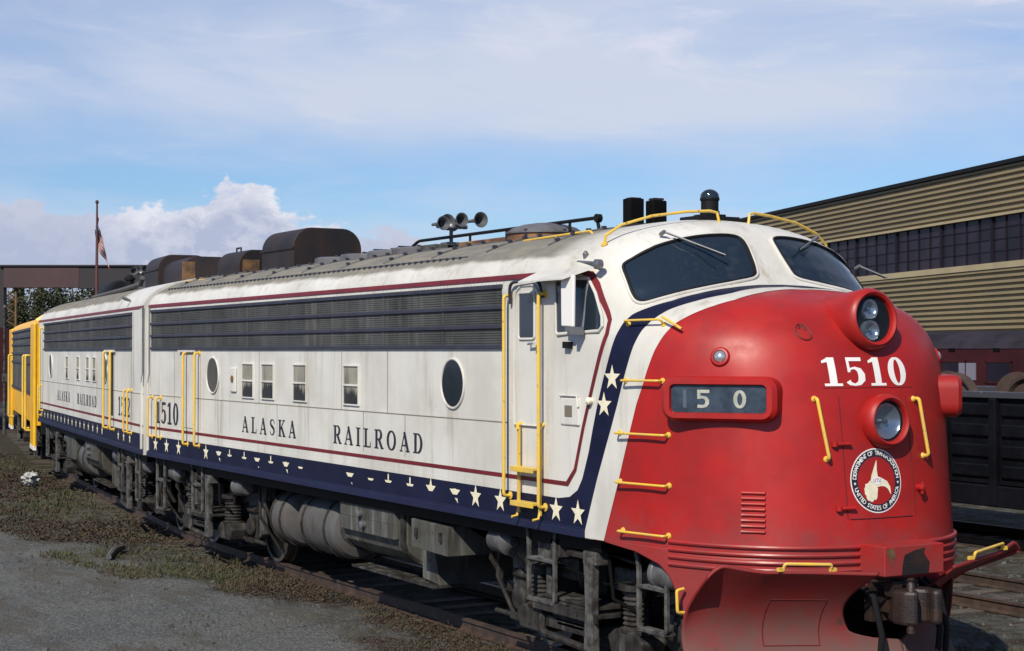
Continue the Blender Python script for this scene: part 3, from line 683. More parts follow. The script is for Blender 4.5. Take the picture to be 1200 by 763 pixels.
# nose irons
def iron(p1, p2, out=.075, r=.0105, over=None):
    a, na = snap(Vector(p1), 0); b, nb = snap(Vector(p2), 0)
    t = MB(); t.rail([a, a+na*out, b+nb*out, b] if not over else [a, a+na*out, b+nb*out, over], r, 8, .03)
    for q, n in ((a, na), (b, nb)): t.lathe([(.028, 0), (.022, .014)], q, n, 10)
    t.build('grab_iron', M_yellow, LOCO)
for sg in (-1, 1):
    for z, xa, xb in ((2.75, -1.62, -1.20), (2.295, -1.70, -1.13), (1.87, -1.70, -1.12), (1.45, -1.66, -1.12)):
        iron((xa, sg*1.56, z), (xb, sg*1.46, z))
    iron((-1.68, sg*1.49, 3.24), (-1.30, sg*1.38, 3.235)); 
    q, n_ = snap(Vector((-1.28, sg*1.38, 3.235)), .07); q2, _ = snap(Vector((-1.08, sg*1.33, 3.17)), .05)
    t = MB(); t.tube([q+Vector((0, 0, .03)), q2], .012, 8); t.build('grab_iron', M_yellow, LOCO)
iron((-.23, -.63, 2.61), (-.15, -.57, 2.12), .06, .015); iron((-.16, .40, 2.60), (-.12, .46, 2.12), .06, .015)

# number boards
def numboard(sg):
    L = Vector((-1.17, -1.43, 2.61)); Q = Vector((-.35, -.84, 2.61))
    u = (Q-L); wd = u.length; u.normalize(); nrm = Vector((u.y, -u.x, 0)); mid = (L+Q)/2+nrm*.19
    def fr(a, b, c):
        p = mid+u*a+Vector((0, 0, b))+nrm*c
        return (p.x, p.y*(-sg), p.z)
    def rr(w_, h, r, n=6):
        out = []
        for cx, cy, a0 in ((w_-r, h-r, 0), (-w_+r, h-r, 90), (-w_+r, -h+r, 180), (w_-r, -h+r, 270)):
            for i in range(n+1):
                a = math.radians(a0+90*i/n); out.append((cx+r*math.cos(a), cy+r*math.sin(a)))
        return out
    o0, o1, i1, i0 = rr(.495, .185, .12), rr(.46, .16, .09), rr(.415, .122, .045), rr(.405, .113, .04); k = len(o0)
    rings = [(o0, -.36), (o0, .0), (o1, .035), (i1, .035), (i0, .0)]
    t = MB(); t.add([fr(a, b, c) for rg, c in rings for a, b in rg], [(r*k+i, r*k+(i+1) % k, (r+1)*k+(i+1) % k, (r+1)*k+i) for r in range(4) for i in range(k)], True)
    hs = t.build('number_board', M_red, LOCO)
    t = MB(); t.add([fr(a, b, .004) for a, b in i0], [tuple(range(k))]); gl = t.build('board_glass', M_board, hs)
    if sg < 0:
        for ch, x, m in (('1', -.33, M_ghost), ('5', -.19, M_dustcream), ('0', .12, M_dustcream)):
            flat_decal([[(x+q[0]*.19, -.075+q[1]*.15) for q in p] for p in GL2[ch]], lambda a, b: fr(a, b, .006)).build('number', m, hs)
M_board = mat('number_board_glass', (0.045, 0.065, 0.095), 0.15, var=0.4, vscale=9, vcol=(0.025, 0.035, 0.055))
M_ghost = mat('faded_number', (0.075, 0.095, 0.125), 0.4)
GL2 = {'1': rect(.14, 0, .30, 1), '5': rect(.05, .82, .6, 1)+rect(.05, .5, .2, .9)+stroke([(.08, .55), (.25, .60), (.42, .56), (.5, .42), (.5, .25), (.42, .12), (.28, .08), (.06, .10)], [.14, .15, .17, .18, .18, .17, .16, .17]), '0': ell(.33, .5, .2, .42, 0, 360, .17, .15, 30)}
numboard(-1); numboard(1)
# classification lights
for sg in (-1, 1):
    q, n_ = snap(Vector((-.73, sg*1.21, 2.955)), 0)
    t = MB(); t.lathe([(.085, -.03), (.085, .0), (.07, .02), (.055, .022), (.055, .0)], q, n_, 24); cl = t.build('marker_light', M_red, LOCO)
    t = MB(); t.lathe([(.056, .0), (.05, .02), (.035, .035), (.015, .043), (.001, .045)], q, n_, 20); t.build('lens', M_reflect, cl)
# headlights
M_lens = mat('headlight_glass', (0.05, 0.06, 0.07), 0.08)
def headlight(z, x, r, back, ax, bulbs):
    ax = Vector(ax).normalized(); c = Vector((x, 0, z))
    t = MB(); t.lathe([(r*1.30, -back), (r*1.34, -.10), (r*1.36, -.03), (r*1.26, .02), (r*1.14, .035), (r*1.03, .02), (r, -.02)], c, ax, 40, caps=False); hl = t.build('headlight', M_red, LOCO)
    t = MB(); t.lathe([(r*1.0, -.02), (r*.99, -.075), (.001, -.075)], c, ax, 32, caps=False); t.build('backing', M_rubber, hl)
    t = MB(); t.lathe([(r*1.0, -.012), (r*.6, -.006), (.001, -.003)], c, ax, 32, caps=False); t.build('lens', M_cover, hl)
    up = Vector((0, 0, 1)); rt = ax.cross(up).normalized(); up = rt.cross(ax)
    for a, b, rr_ in bulbs:
        p = c+up*b-rt*a+ax*(-.002 if rr_ > .1 else .0)
        t = MB(); t.lathe([(rr_, -.07), (rr_, -.025), (rr_*.97, -.02), (rr_*.92, -.03), (rr_*.78, -.045), (rr_*.55, -.058), (rr_*.3, -.064), (.001, -.066)], p, ax, 24, caps=False); t.build('lamp', M_reflect, hl)
        t = MB(); t.lathe([(rr_*.12, -.066), (rr_*.14, -.035), (rr_*.05, -.028)], p, ax, 12); t.build('bulb', M_steel, hl)
M_cover = bpy.data.materials.new('headlight_cover_glass'); M_cover.use_nodes = True
_t = M_cover.node_tree; _p = _t.nodes['Principled BSDF']; _p.inputs['Base Color'].default_value = (.03, .045, .06, 1); _p.inputs['Roughness'].default_value = .12
_tr = _t.nodes.new('ShaderNodeBsdfTransparent'); _tr.inputs[0].default_value = (.75, .82, .9, 1); _mx = _t.nodes.new('ShaderNodeMixShader'); _mx.inputs[0].default_value = .25
_t.links.new(_tr.outputs[0], _mx.inputs[1]); _t.links.new(_p.outputs[0], _mx.inputs[2]); _t.links.new(_mx.outputs[0], _t.nodes['Material Output'].inputs[0])
headlight(3.275, -.215, .195, .62, (1, 0, .10), [(-.01, .085, .085), (-.01, -.095, .085)])
headlight(2.425, -.035, .168, .12, (1, 0, .05), [(0, 0, .152)])
# numerals and seal on the nose
letters(LOCO, word('1510', -.535, .345, 2.715, .235, 1.38), M_nwhite, 'road_number', on_nose, .05)
def seal():
    cy, cz, r = -.11, 1.935, .265
    def circ(rr_, n=48): return [(cy+rr_*math.cos(2*math.pi*i/n), cz+rr_*math.sin(2*math.pi*i/n)) for i in range(n)]
    flat_decal([circ(r)], lambda a, b: on_nose(a, b, .003), .05).build('seal', M_nwhite, LOCO)
    root = [o for o in LOCO.children if o.name.startswith('seal')][0]
    def ringp(r0, r1, n=48): return [[(cy+q*math.cos(2*math.pi*i/n), cz+q*math.sin(2*math.pi*i/n)) for q, i in ((r0, i), (r1, i), (r1, i+1), (r0, i+1))] for i in range(n)]
    flat_decal(ringp(.195, .255), lambda a, b: on_nose(a, b, .0045), .05).build('ring', M_letter, root)
    flat_decal([circ(.197)], lambda a, b: on_nose(a, b, .0040), .05).build('disc', M_red, root)
    sw_ = stroke([(-.035, -.01), (-.032, .04), (-.022, .09), (-.002, .165)], [.09, .065, .036, .005])+stroke([(-.03, -.012), (.03, -.012), (.085, -.03), (.115, -.065), (.128, -.115)], [.09, .07, .05, .03, .005])
    polys = [[(cy+p[0]+.01, cz+p[1]-.0) for p in q] for q in sw_]
    blot = []
    r2 = random.Random(3)
    for i in range(26):
        a = 2*math.pi*i/26; q = .082+.010*r2.uniform(-1, 1); blot.append((cy-.065+q*math.cos(a)*.85, cz-.085+q*math.sin(a)*1.0))
    flat_decal(polys+[blot], lambda a, b: on_nose(a, b, .0056), .05).build('emblem', M_cream, root)
    flat_decal([[(cy+.0+.055*math.cos(2*math.pi*i/20), cz+.0+.032*math.sin(2*math.pi*i/20)) for i in range(20)]], lambda a, b: on_nose(a, b, .007), .05).build('emblem', M_nwhite, root)
    for i, (ch, m) in enumerate((('U', M_bluetxt), ('T', M_redtxt), ('U', M_bluetxt))):
        v, f = font_mesh(ch, .042); t = MB(); t.add([on_nose(cy-.028+i*.028+p[0]*.9, cz+p[1], .0085) for p in v], f); t.build('emblem', m, root)
    t = MB()
    def arc(txt, a0, a1, rr_, inv):
        n = len(txt)
        for i, ch in enumerate(txt):
            if ch == ' ': continue
            a = math.radians(a0+(a1-a0)*i/(n-1)); v, f = font_mesh(ch, .050); rot = a-math.pi/2 if not inv else a+math.pi/2
            c_, s_ = math.cos(rot), math.sin(rot); ox, oz = cy+rr_*math.cos(a), cz+rr_*math.sin(a)
            t.add([on_nose(ox+(p[0]*c_-p[1]*s_)*1.0, oz+(p[0]*s_+p[1]*c_)*1.0, .0062) for p in v], f)
    arc('DEPARTMENT OF TRANSPORTATION', 172, 8, .225, False); arc('UNITED STATES OF AMERICA', 198, 342, .225, True)
    for a in (185, -5):
        a = math.radians(a); p = star_pts(cy+.225*math.cos(a), cz+.225*math.sin(a), .014, .45); t.add([on_nose(q[0], q[1], .0062) for q in p], [tuple(range(10))])
    t.build('seal_lettering', M_nwhite, root)
M_bluetxt = mat('blue_letter', (0.02, 0.05, 0.3), 0.5); M_redtxt = mat('red_letter', (0.5, 0.02, 0.02), 0.5)
seal()
# nose door lines, louvres, emblem scar, handle
M_redseam = mat('red_seam', (0.11, 0.008, 0.008), 0.6)
t = MB(); t.tube([on_nose(y, 1.63, .001) for y in [-.40+.06*i for i in range(12)]], .006, 5); t.tube([on_nose(-.42, 1.63+i*.1, .001) for i in range(11)], .004, 5); t.tube([on_nose(.30, 1.63+i*.1, .001) for i in range(11)], .004, 5)
t.tube([on_nose(-.55+i*.05, 2.70, .001) for i in range(20)], .003, 5)
nd = t.build('nose_door_seam', M_redseam, LOCO)
for z in (2.24, 1.98, 1.72):
    if z == 2.24 or z == 1.72:
        t = MB(); p0 = Vector(on_nose(-.50, z, .02)); p1 = Vector(on_nose(-.36, z, .03)); t.tube([p0, p1], [.018, .014], 8); t.lathe([(.026, -.02), (.026, .02)], p0, (0, 0, 1), 10); t.build('nose_door_hinge', M_red, LOCO)
t = MB(); p0 = Vector(on_nose(.36, 1.86, .0)); t.lathe([(.03, -.01), (.03, .06), (.015, .07)], p0, (1, 0, 0), 10); t.tube([p0+Vector((.05, 0, .05)), p0+Vector((.05, 0, -.05))], .014, 6); t.build('door_latch', M_red, LOCO)
t = MB()
for i in range(8):
    z = 1.53+i*.045; a, na = snap(Vector((-.52, -1.15, z)), .0); b, nb = snap(Vector((-.37, -1.03, z)), .0)
    t.tube([a, a+na*.012, b+nb*.012, b], .011, 6)
t.build('louver', M_red, LOCO)
t = MB()
def sh(a): return [on_nose(-.60+.06*math.cos(q)*(1-.15*math.sin(q)), 3.16+.065*math.sin(q), .004) for q in [2*math.pi*i/20 for i in range(20)]]
t.tube(sh(0), .007, 6, True); t.tube([on_nose(-.62, 3.19, .004), on_nose(-.60, 3.22, .004), on_nose(-.58, 3.18, .004)], .008, 6); t.build('emblem_mark', M_redseam, LOCO)

# pilot skirt, ribs, draft-gear box
NT = 120; ring0 = []
for j in range(NT+1):
    a = (j/NT*2-1)*math.pi/2; s_, c_ = math.sin(a), math.cos(a)
    ring0.append((-3+3*max(c_, 0)**(2/3.4), 1.6*abs(s_)**(2/2.5)*(1 if s_ > 0 else -1)))
def arch(x): return interp(x, [-1.95, -1.5, -1.22, -1.10, -1.02, -.93, -.86], [1.33, 1.285, 1.20, 1.10, .95, .68, .42])
fine = []
for (x0, y0), (x1, y1) in zip(ring0, ring0[1:]):
    k = max(1, int(math.hypot(x1-x0, y1-y0)/.03))
    fine += [(x0+(x1-x0)*i/k, y0+(y1-y0)*i/k) for i in range(k)]
fine = [p for p in fine if p[0] > -1.96]
vs = []; M_ = 10
for x, y in fine:
    zb = max(arch(x), interp(abs(y), [0.95, 1.30], [1.06, .42]))
    for i in range(M_+1):
        z = 1.345+(zb-1.345)*i/M_; k = max(0, 1.2-z)*.10
        vs.append((x*1.0-k*.6, y*(1.0-k*.12), z))
t = MB(); t.add(vs, [(i*(M_+1)+j, i*(M_+1)+j+1, (i+1)*(M_+1)+j+1, (i+1)*(M_+1)+j) for i in range(len(fine)-1) for j in range(M_)], True)
sk = t.build('pilot_skirt', M_red, LOCO); so_ = sk.modifiers.new('thickness', 'SOLIDIFY'); so_.thickness = .015; so_.offset = -1
ribp = [p for p in fine if p[0] > -1.16]
for z in (1.408, 1.345, 1.283, 1.222):
    t = MB(); t.tube([(x+.004, y*1.003, z) for x, y in ribp], .019, 8); t.build('pilot_rib', M_red, LOCO)
t = MB(); t.b2((-.3, -.34, 1.195), (.28, .30, 1.435)); bx = t.build('draft_gear_box', M_red, LOCO, bevel=.008)
t = MB(); t.prism([(-.16, 1.20), (.13, 1.20), (.14, 1.29), (.08, 1.36), (.09, 1.41), (-.03, 1.39), (-.13, 1.36), (-.15, 1.28)], .004, 'x', .279); t.build('burnt_patch', M_coup, bx)
t = MB(); t.prism([(-.33, 1.41), (-.24, 1.42), (-.22, 1.33), (-.26, 1.35), (-.25, 1.27), (-.29, 1.33)], .004, 'x', .279); t.build('bare_patch', M_rust, bx)
# plow
def plow_pt(u, v):
    y = 1.72*u; a = abs(y)
    zt = 1.25+.07*min(1, max(0, (a-1.25)/.35))**1.5 - .02*math.cos(a*2.4)
    if a > 1.5: zt -= ((a-1.5)/.22)**3*.10
    z = .10+(zt-.10)*v
    xe = .44-.39*a
    cc = math.sin(math.pi*min(1, max(0, v))**1.15)
    x = xe-.36*cc+.02 if v < 1 else xe
    if u > 0: y *= interp(z, [.95, 1.08, 1.22], [.64, .74, 1.0])
    return (x, y, z)
def gap(z): return .40+.10*math.sin(math.pi*min(1, max(0, (z-.70)/.55))) if z > .72 else .40*max(0, min(1, (z-.66)/.06))**.4 if z > .66 else 0.0
NU, NV = 60, 60; pl = None
PM = MB()
for sg in (-1, 1):
    vs = []
    for i in range(NU+1):
        for j in range(NV+1):
            z_ = .10+1.15*j/NV; g_ = max(gap(z_)/1.72, .002); vs.append(plow_pt(sg*(g_+(1-g_)*i/NU), j/NV))
    PM.add(vs, [(i*(NV+1)+j, i*(NV+1)+j+1, (i+1)*(NV+1)+j+1, (i+1)*(NV+1)+j) for i in range(NU) for j in range(NV)], True)
pl = PM.build('snow_plow', M_plow, LOCO, fix=False); m_ = pl.modifiers.new('thickness', 'SOLIDIFY'); m_.thickness = .022; m_.offset = 0
t = MB()
for sg in (-1, 1):
    for y0, y1 in ((-1.14, -.78),) if sg < 0 else ((.78, 1.34),):
        pa, pb = Vector(plow_pt(y0/1.72, 1)), Vector(plow_pt(y1/1.72, 1)); upv = Vector((.02, 0, .055))
        h = MB(); h.rail([pa, pa+upv, pb+upv, pb], .013, 8, .02); h.box(pa+Vector((0, -.03, .01)), (.03, .05, .03)); h.box(pb+Vector((0, .03, .01)), (.03, .05, .03)); h.build('handle', M_yellow, pl)
pp = []
for a, b in ((.34, .62), (.34, .93), (.56, .93), (.56, .62)):
    pp.append(Vector(plow_pt(-1.05/1.72*(1 if a < .5 else .55), b*.85))+Vector((.016, -.006, 0)))
t = MB()
for i in range(4): 
    a, b = pp[i], pp[(i+1) % 4]
ys = (-1.10, -.66)
for (ya, va), (yb, vb) in (((ys[0], .45), (ys[0], .78)), ((ys[0], .78), (ys[1], .78)), ((ys[1], .78), (ys[1], .45)), ((ys[1], .45), (ys[0], .45))):
    t.tube([Vector(plow_pt((ya+(yb-ya)*i/6)/1.72, va+(vb-va)*i/6))+Vector((.011, -.004, 0)) for i in range(7)], .005, 5)
t.build('patch_seam', M_redseam, pl)
t = MB(); t.rail([(-.93, -1.44, 1.03), (-.93, -1.51, 1.02), (-.92, -1.51, .84), (-.92, -1.42, .83)], .014, 8, .02)
t.build('grab_iron', M_yellow, LOCO)
# coupler
t = MB(); t.b2((-.6, -.13, .84), (.16, .13, 1.06)); cp = t.build('coupler', M_coup, LOCO, bevel=.02)
t = MB(); t.prism([(.10, -.15), (.22, -.20), (.34, -.19), (.42, -.12), (.35, -.05), (.26, .0), (.33, .06), (.42, .05), (.45, .11), (.40, .17), (.24, .18), (.10, .13)], .28, 'z', .80); t.build('knuckle', M_coup, cp, bevel=.03)
t = MB(); t.lathe([(.035, .74), (.035, 1.13), (.02, 1.15)], (.34, -.12, 0), (0, 0, 1), 12); t.b2((.05, -.17, .88), (.16, .16, .98)); t.b2((.12, -.20, 1.02), (.22, -.10, 1.14)); t.b2((-.05, -.26, .80), (.04, .24, 1.12)); t.build('pin', M_coup, cp)
t = MB(); t.tube([(.02, -.62, 1.16), (.12, -.45, 1.15), (.14, -.1, 1.14), (.3, -.05, 1.16)], .015, 8); t.build('cut_lever', M_coup, LOCO)
for y in (-.33, .30, .38):
    t = MB(); t.tube([(-.02, y, 1.10), (.14, y, 1.02), (.20, y+.03, .72), (.16, y+.04, .45)], .026, 8); t.lathe([(.04, 0), (.04, .08)], (.16, y+.04, .40), (0, 0, 1), 10); t.build('air_hose', M_rubber, LOCO)
t = MB(); t.b2((-1.0, -.62, .6), (-.4, .62, 1.19)); t.b2((-2.0, -1.1, 1.0), (-.6, 1.1, 1.30)); t.build('pilot_frame', M_black, LOCO)
# ------------------------------------------------------------ running gear
def truck(root, xc, detail=True):
    def T(mb, name, m, par, bev=0.0): return mb.build(name, m, par, bevel=bev)
    t = MB(); t.b2((xc-1.1, -.9, .55), (xc+1.1, .9, 1.15)); t.b2((xc-.25, -1.2, .75), (xc+.25, 1.2, 1.05))
    tr = T(t, 'truck', M_black, root, .02)
    for ax in (-1.37, 1.37):
        for sg in (-1, 1):
            t = MB(); prof = [(.30, .0), (.33, .05), (.44, .055), (.47, .07), (.47, .12), (.508, .13), (.513, .05), (.545, .02), (.545, .0)]
            t.lathe([(.02, .02), (.10, .05), (.12, .09), (.22, .055)]+prof[1:6]+[(.513, .0), (.545, -.005), (.545, -.03), (.2, -.03)], (xc+ax, sg*.68, .51), (0, sg, 0), 40)
            T(t, 'wheel', M_wheel, tr)
        t = MB(); t.b2((xc+ax-.42, -.62, .22), (xc+ax+.42, .62, 1.0)); t.b2((xc+ax*.55-.25, -1.0, .30), (xc+ax*.55+.2, 1.0, 1.05)); T(t, 'traction_motor', M_black, tr, .05)
        t = MB(); t.tube([(xc+ax, -1.0, .51), (xc+ax, 1.0, .51)], .09, 12); T(t, 'axle', M_black, tr)
    for sg in (-1, 1):
        y = sg*1.06
        P = [(-1.85, 1.10), (-1.60, 1.16), (-1.10, 1.14), (-.70, 1.02), (.70, 1.02), (1.10, 1.14), (1.60, 1.16), (1.85, 1.10), (1.86, .92), (1.66, .88), (1.62, .42), (1.50, .36), (1.50, .78), (1.24, .78), (1.24, .36), (1.12, .42),
             (1.05, .84), (.80, .80), (-.80, .80), (-1.05, .84), (-1.12, .42), (-1.24, .36), (-1.24, .78), (-1.50, .78), (-1.50, .36), (-1.62, .42), (-1.66, .88), (-1.86, .92)]
        t = MB(); t.prism([(xc+a, b) for a, b in P], .12, 'y', y-.06); T(t, 'side_frame', M_hang, tr, .02)
        for ax in (-1.37, 1.37):
            t = MB(); t.b2((xc+ax-.13, y-.10, .36), (xc+ax+.13, y+.10, .72)); t.lathe([(.13, 0), (.13, .05), (.10, .07), (.04, .075)], (xc+ax, y+sg*.10, .52), (0, sg, 0), 20)
            t.tube([(xc+ax-.14, y+sg*.10, .76), (xc+ax+.14, y+sg*.10, .76)], .05, 8)
            T(t, 'journal_box', M_grime, tr, .015)
            s_ = 1 if ax > 0 else -1
            t = MB(); t.lathe([(.05, -.20), (.10, -.19), (.125, -.14), (.13, .08), (.14, .09), (.14, .13), (.09, .16), (.05, .22)], (xc+ax-s_*.05+s_*.12, sg*1.34, 1.10), (s_*-1.0, 0, 0), 24)
            t.b2((xc+ax-.12, sg*1.10, 1.0), (xc+ax+.10, sg*1.34, 1.14)); T(t, 'brake_cylinder', M_cyl, tr)
            # brake hangers and heads outside the wheel
            t = MB(); xb = xc+ax+s_*.56
            t.tube([(xb-s_*.02, sg*1.16, 1.14), (xb+s_*.02, sg*1.20, .86), (xb-s_*.05, sg*1.0, .52)], .03, 8); t.box((xb-s_*.04, sg*.86, .52), (.12, .16, .34)); T(t, 'brake_hanger', M_grime, tr)
            t = MB(); t.tube([(xc+ax-s_*.32, sg*1.3, .96), (xc+ax-s_*.50, sg*1.28, .72), (xc+ax-s_*.52, sg*1.25, .46)], .028, 8); t.box((xc+ax-s_*.52, sg*.9, .52), (.10, .18, .34)); T(t, 'brake_hanger', M_grime, tr)
            t = MB(); t.tube([(xc+ax-.5, sg*1.18, .33), (xc+ax+.5, sg*1.18, .33)], .026, 8); t.b2((xc+ax-.15, sg*1.12, .30), (xc+ax+.15, sg*1.22, .36)); T(t, 'pedestal_tie', M_grime, tr)
        # swing hangers and leaf spring
        t = MB()
        for i in range(7): t.b2((xc-.50+i*.045, sg*1.16, .67-i*.038), (xc+.50-i*.045, sg*1.44, .70-i*.038))
        T(t, 'leaf_spring', M_grime, tr, .004)
        t = MB(); t.b2((xc-.56, sg*1.10, .60), (xc+.56, sg*1.50, .635)); t.b2((xc-.56, sg*1.495, .56), (xc+.56, sg*1.52, .645))
        for i in range(9): t.b2((xc-.52+i*.12, sg*1.12, .635), (xc-.50+i*.12, sg*1.48, .65))
        T(t, 'spring_plank', M_grime, tr, .004)
        hx = .46; t = MB(); t.prism([(xc+hx-.08, 1.14), (xc+hx+.07, 1.16), (xc+hx+.055, .70), (xc+hx+.075, .30), (xc+hx-.075, .30), (xc+hx-.05, .70)], .09, 'y', sg*1.50-.045)
        t.box((xc+hx, sg*1.45, 1.14), (.22, .16, .12)); T(t, 'swing_hanger', M_hang, tr, .015)
        hx = -.50; t = MB(); t.b2((xc+hx-.045, sg*1.30, .60), (xc+hx+.045, sg*1.38, 1.12)); t.box((xc+hx, sg*1.30, 1.10), (.26, .24, .16)); T(t, 'swing_hanger', M_hang, tr, .012)
        t = MB(); t.rail([(xc-.50, sg*1.44, .50), (xc-.46, sg*1.47, .34), (xc+.40, sg*1.50, .31), (xc+.46, sg*1.50, .40)], .035, 8, .1)
        t.b2((xc-.44, sg*1.15, .40), (xc+.42, sg*1.44, .50)); T(t, 'spring_saddle', M_grime, tr)
        for cx in (-.80, .84):      # coil springs and their cups
            t = MB(); t.lathe([(.15, .52), (.16, .55), (.13, .56)]+[(.115+.018*(i % 2), .57+.022*i) for i in range(14)]+[(.13, .88), (.17, .89), (.17, .94)], (xc+cx, sg*1.26, 0), (0, 0, 1), 20); T(t, 'coil_spring', M_grime, tr)
            t = MB(); t.prism([(xc+cx-.22, .30), (xc+cx+.22, .30), (xc+cx+.28, .46), (xc+cx+.16, .54), (xc+cx-.16, .54), (xc+cx-.28, .46)], .28, 'y', sg*1.26-.14); T(t, 'spring_seat', M_grime, tr, .02)
        t = MB(); t.tube([(xc-1.25, sg*1.36, 1.02), (xc-.9, sg*1.40, .92), (xc-.2, sg*1.38, .98), (xc+.5, sg*1.36, .90), (xc+1.2, sg*1.36, 1.0)], .013, 6); t.tube([(xc+.55, sg*1.38, 1.2), (xc+.7, sg*1.42, .8), (xc+1.0, sg*1.36, .72)], .018, 6); T(t, 'air_hose', M_black, tr)
        t = MB(); t.tube([(xc-.9, sg*1.25, 1.18), (xc+.3, sg*1.25, 1.16), (xc+.95, sg*1.30, 1.12)], .018, 6); t.b2((xc-.26, sg*1.30, 1.08), (xc-.10, sg*1.50, 1.26)); t.b2((xc+.05, sg*1.35, 1.12), (xc+.35, sg*1.52, 1.17)); T(t, 'brake_rigging', M_grime, tr, .01)
        t = MB(); t.tube([(xc-1.75, sg*1.2, 1.12), (xc-1.78, sg*1.22, .7), (xc-1.62, sg*1.05, .18)], .022, 8); T(t, 'sand_pipe', M_grime, tr); t = MB(); t.tube([(xc+1.75, sg*1.2, 1.12), (xc+1.80, sg*1.22, .7), (xc+1.72, sg*.85, .16)], .022, 8); T(t, 'sand_pipe', M_grime, tr)
    return tr
M_wheel = mat('dark_wheel_steel', (0.03, 0.026, 0.024), 0.5, var=0.5, vscale=4, vcol=(0.06, 0.045, 0.035))
M_cyl = mat('pale_brake_cylinder', (0.10, 0.10, 0.105), 0.5, var=0.5, vscale=6, vcol=(0.05, 0.046, 0.046), bump=0.1, spots=(0.02, 0.018, 0.018), spt=0.62, spscale=12)
M_hang = mat('worn_hanger_paint', (0.10, 0.098, 0.095), 0.55, spec=0.2, var=0.4, vscale=9, vcol=(0.028, 0.025, 0.023), bump=0.1)
def stirrup(root, xa, xb, z0=.64, z1=1.34, y=-1.50, m=None):
    t = MB(); r = .026
    t.rail([(xa-.04, y, z1), (xa, y, z1-.12), (xa, y, z0), (xb, y, z0), (xb, y, z1-.12), (xb+.02, y, z1)], r, 6, .06)
    t.tube([(xa, y, (z0+z1)/2+.03), ((xa+xb)/2, y, (z0+z1)/2+.06), (xb, y, (z0+z1)/2+.03)], r*.95, 6)
    t.b2((xa, y-.03, z0-.012), (xb, y+.09, z0+.012)); t.b2((xa, y-.03, (z0+z1)/2+.03), (xb, y+.09, (z0+z1)/2+.05))
    return t.build('stirrup_step', m or M_hang, root)
def underframe(root, x0, x1):
    t = MB(); t.b2((x0+.1, -1.5, 1.20), (x1-.2, 1.5, 1.36)); t.b2((x0+.2, -.35, .95), (x1-.5, .35, 1.3)); t.build('underframe', M_black, root)
truck(LOCO, -2.72); truck(LOCO, -13.10)
underframe(LOCO, XR, -1.9)
stirrup(LOCO, -3.38, -2.90); stirrup(LOCO, -1.62, -1.20, .60, 1.26, -1.42)
stirrup(LOCO, -15.10, -14.72, .52); stirrup(LOCO, -13.36, -12.92, .62); 
def tanks(root, dx=0.0, full=True):
    # fuel tank: straight top, rounded belly
    def belly(y0, zt, zb, n=14):
        pts = [(-y0, zt)]
        for i in range(n+1):
            a = math.pi*i/n; pts.append((-y0*math.cos(a)*(1 if True else 0), zb+.42-.42*math.sin(a)))
        return pts+[(y0, zt)]
    t = MB(); P = belly(1.40, 1.22, .42); t.prism(P, 1.75, 'x', -8.02+dx); ft = t.build('fuel_tank', M_tank, root, bevel=.02)
    t = MB(); t.b2((-7.95+dx, -1.47, .88), (-6.45+dx, -1.38, 1.23)); t.b2((-7.95+dx, -1.475, 1.05), (-6.45+dx, -1.38, 1.062)); t.build('tank_cover', M_tank, ft, bevel=.02)
    t = MB(); t.lathe([(.05, 0), (.05, .05), (.03, .06)], (-7.35+dx, -1.47, 1.10), (0, -1, 0), 14); t.lathe([(.045, 0), (.045, .05), (.02, .06)], (-7.25+dx, -1.47, .98), (0, -1, 0), 14); t.build('filler_cap', M_steel, ft)
    Q = [(a*1.02, b-.015) for a, b in belly(1.40, 1.30, .42)]
    for a_, b_ in ((.10, -6.38), (.05, -8.06)): t = MB(); t.prism(Q, a_, 'x', b_+dx); t.build('tank_strap', M_grime, ft)
    t = MB(); t.prism([(-6.27+dx, .46), (-5.85+dx, .42), (-6.0+dx, .86), (-6.27+dx, 1.2)], 2.3, 'y', -1.20); t.build('tank_end', M_tank, ft, bevel=.01)
    t = MB(); t.b2((-8.0+dx, -1.30, .40), (-5.80+dx, -.9, .425)); t.build('tank_skid', M_grime, ft)
    for xa, xb, zc, r in ((-9.55, -8.35, .80, .38), (-10.55, -10.02, .78, .36)):
        t = MB(); L = xb-xa
        t.lathe([(.05, -.08), (r*.6, -.05), (r*.92, .0), (r, .06)]+[(r+(.012 if i % 2 else 0), .06+(L-.12)*i/8) for i in range(9)]+[(r, L-.06), (r*.92, L), (r*.6, L+.05), (.05, L+.08)], (xa+dx, -1.02, zc), (1, 0, 0), 32)
        ar = t.build('air_reservoir', M_tankw, root)
        t = MB()
        for q in (.2, .8): t.tube([(xa+dx+L*q, -1.02+(r+.02)*math.cos(a), zc+(r+.02)*math.sin(a)) for a in [math.pi*2*i/24 for i in range(24)]], .016, 6, True)
        t.build('strap', M_grime, ar)
    if full:
        t = MB()   # tapered box between the tank and the front truck
        vs = [(-5.95+dx, -1.50, .86), (-5.95+dx, -1.50, 1.17), (-5.95+dx, -1.30, 1.19), (-5.95+dx, -.75, .84), (-5.08+dx, -1.50, .84), (-5.08+dx, -1.50, 1.15), (-5.08+dx, -1.30, 1.17), (-5.08+dx, -.75, .84)]
        t.add(vs, [(0, 1, 2, 3), (7, 6, 5, 4), (0, 4, 5, 1), (1, 5, 6, 2), (2, 6, 7, 3), (3, 7, 4, 0)]); bb = t.build('battery_box', M_tank, root, bevel=.008)
        for x in (-5.80, -5.22):
            t = MB(); t.b2((x-.02+dx, -1.53, .98), (x+.02+dx, -1.49, 1.08)); t.build('latch', M_grime, bb)
tanks(LOCO)

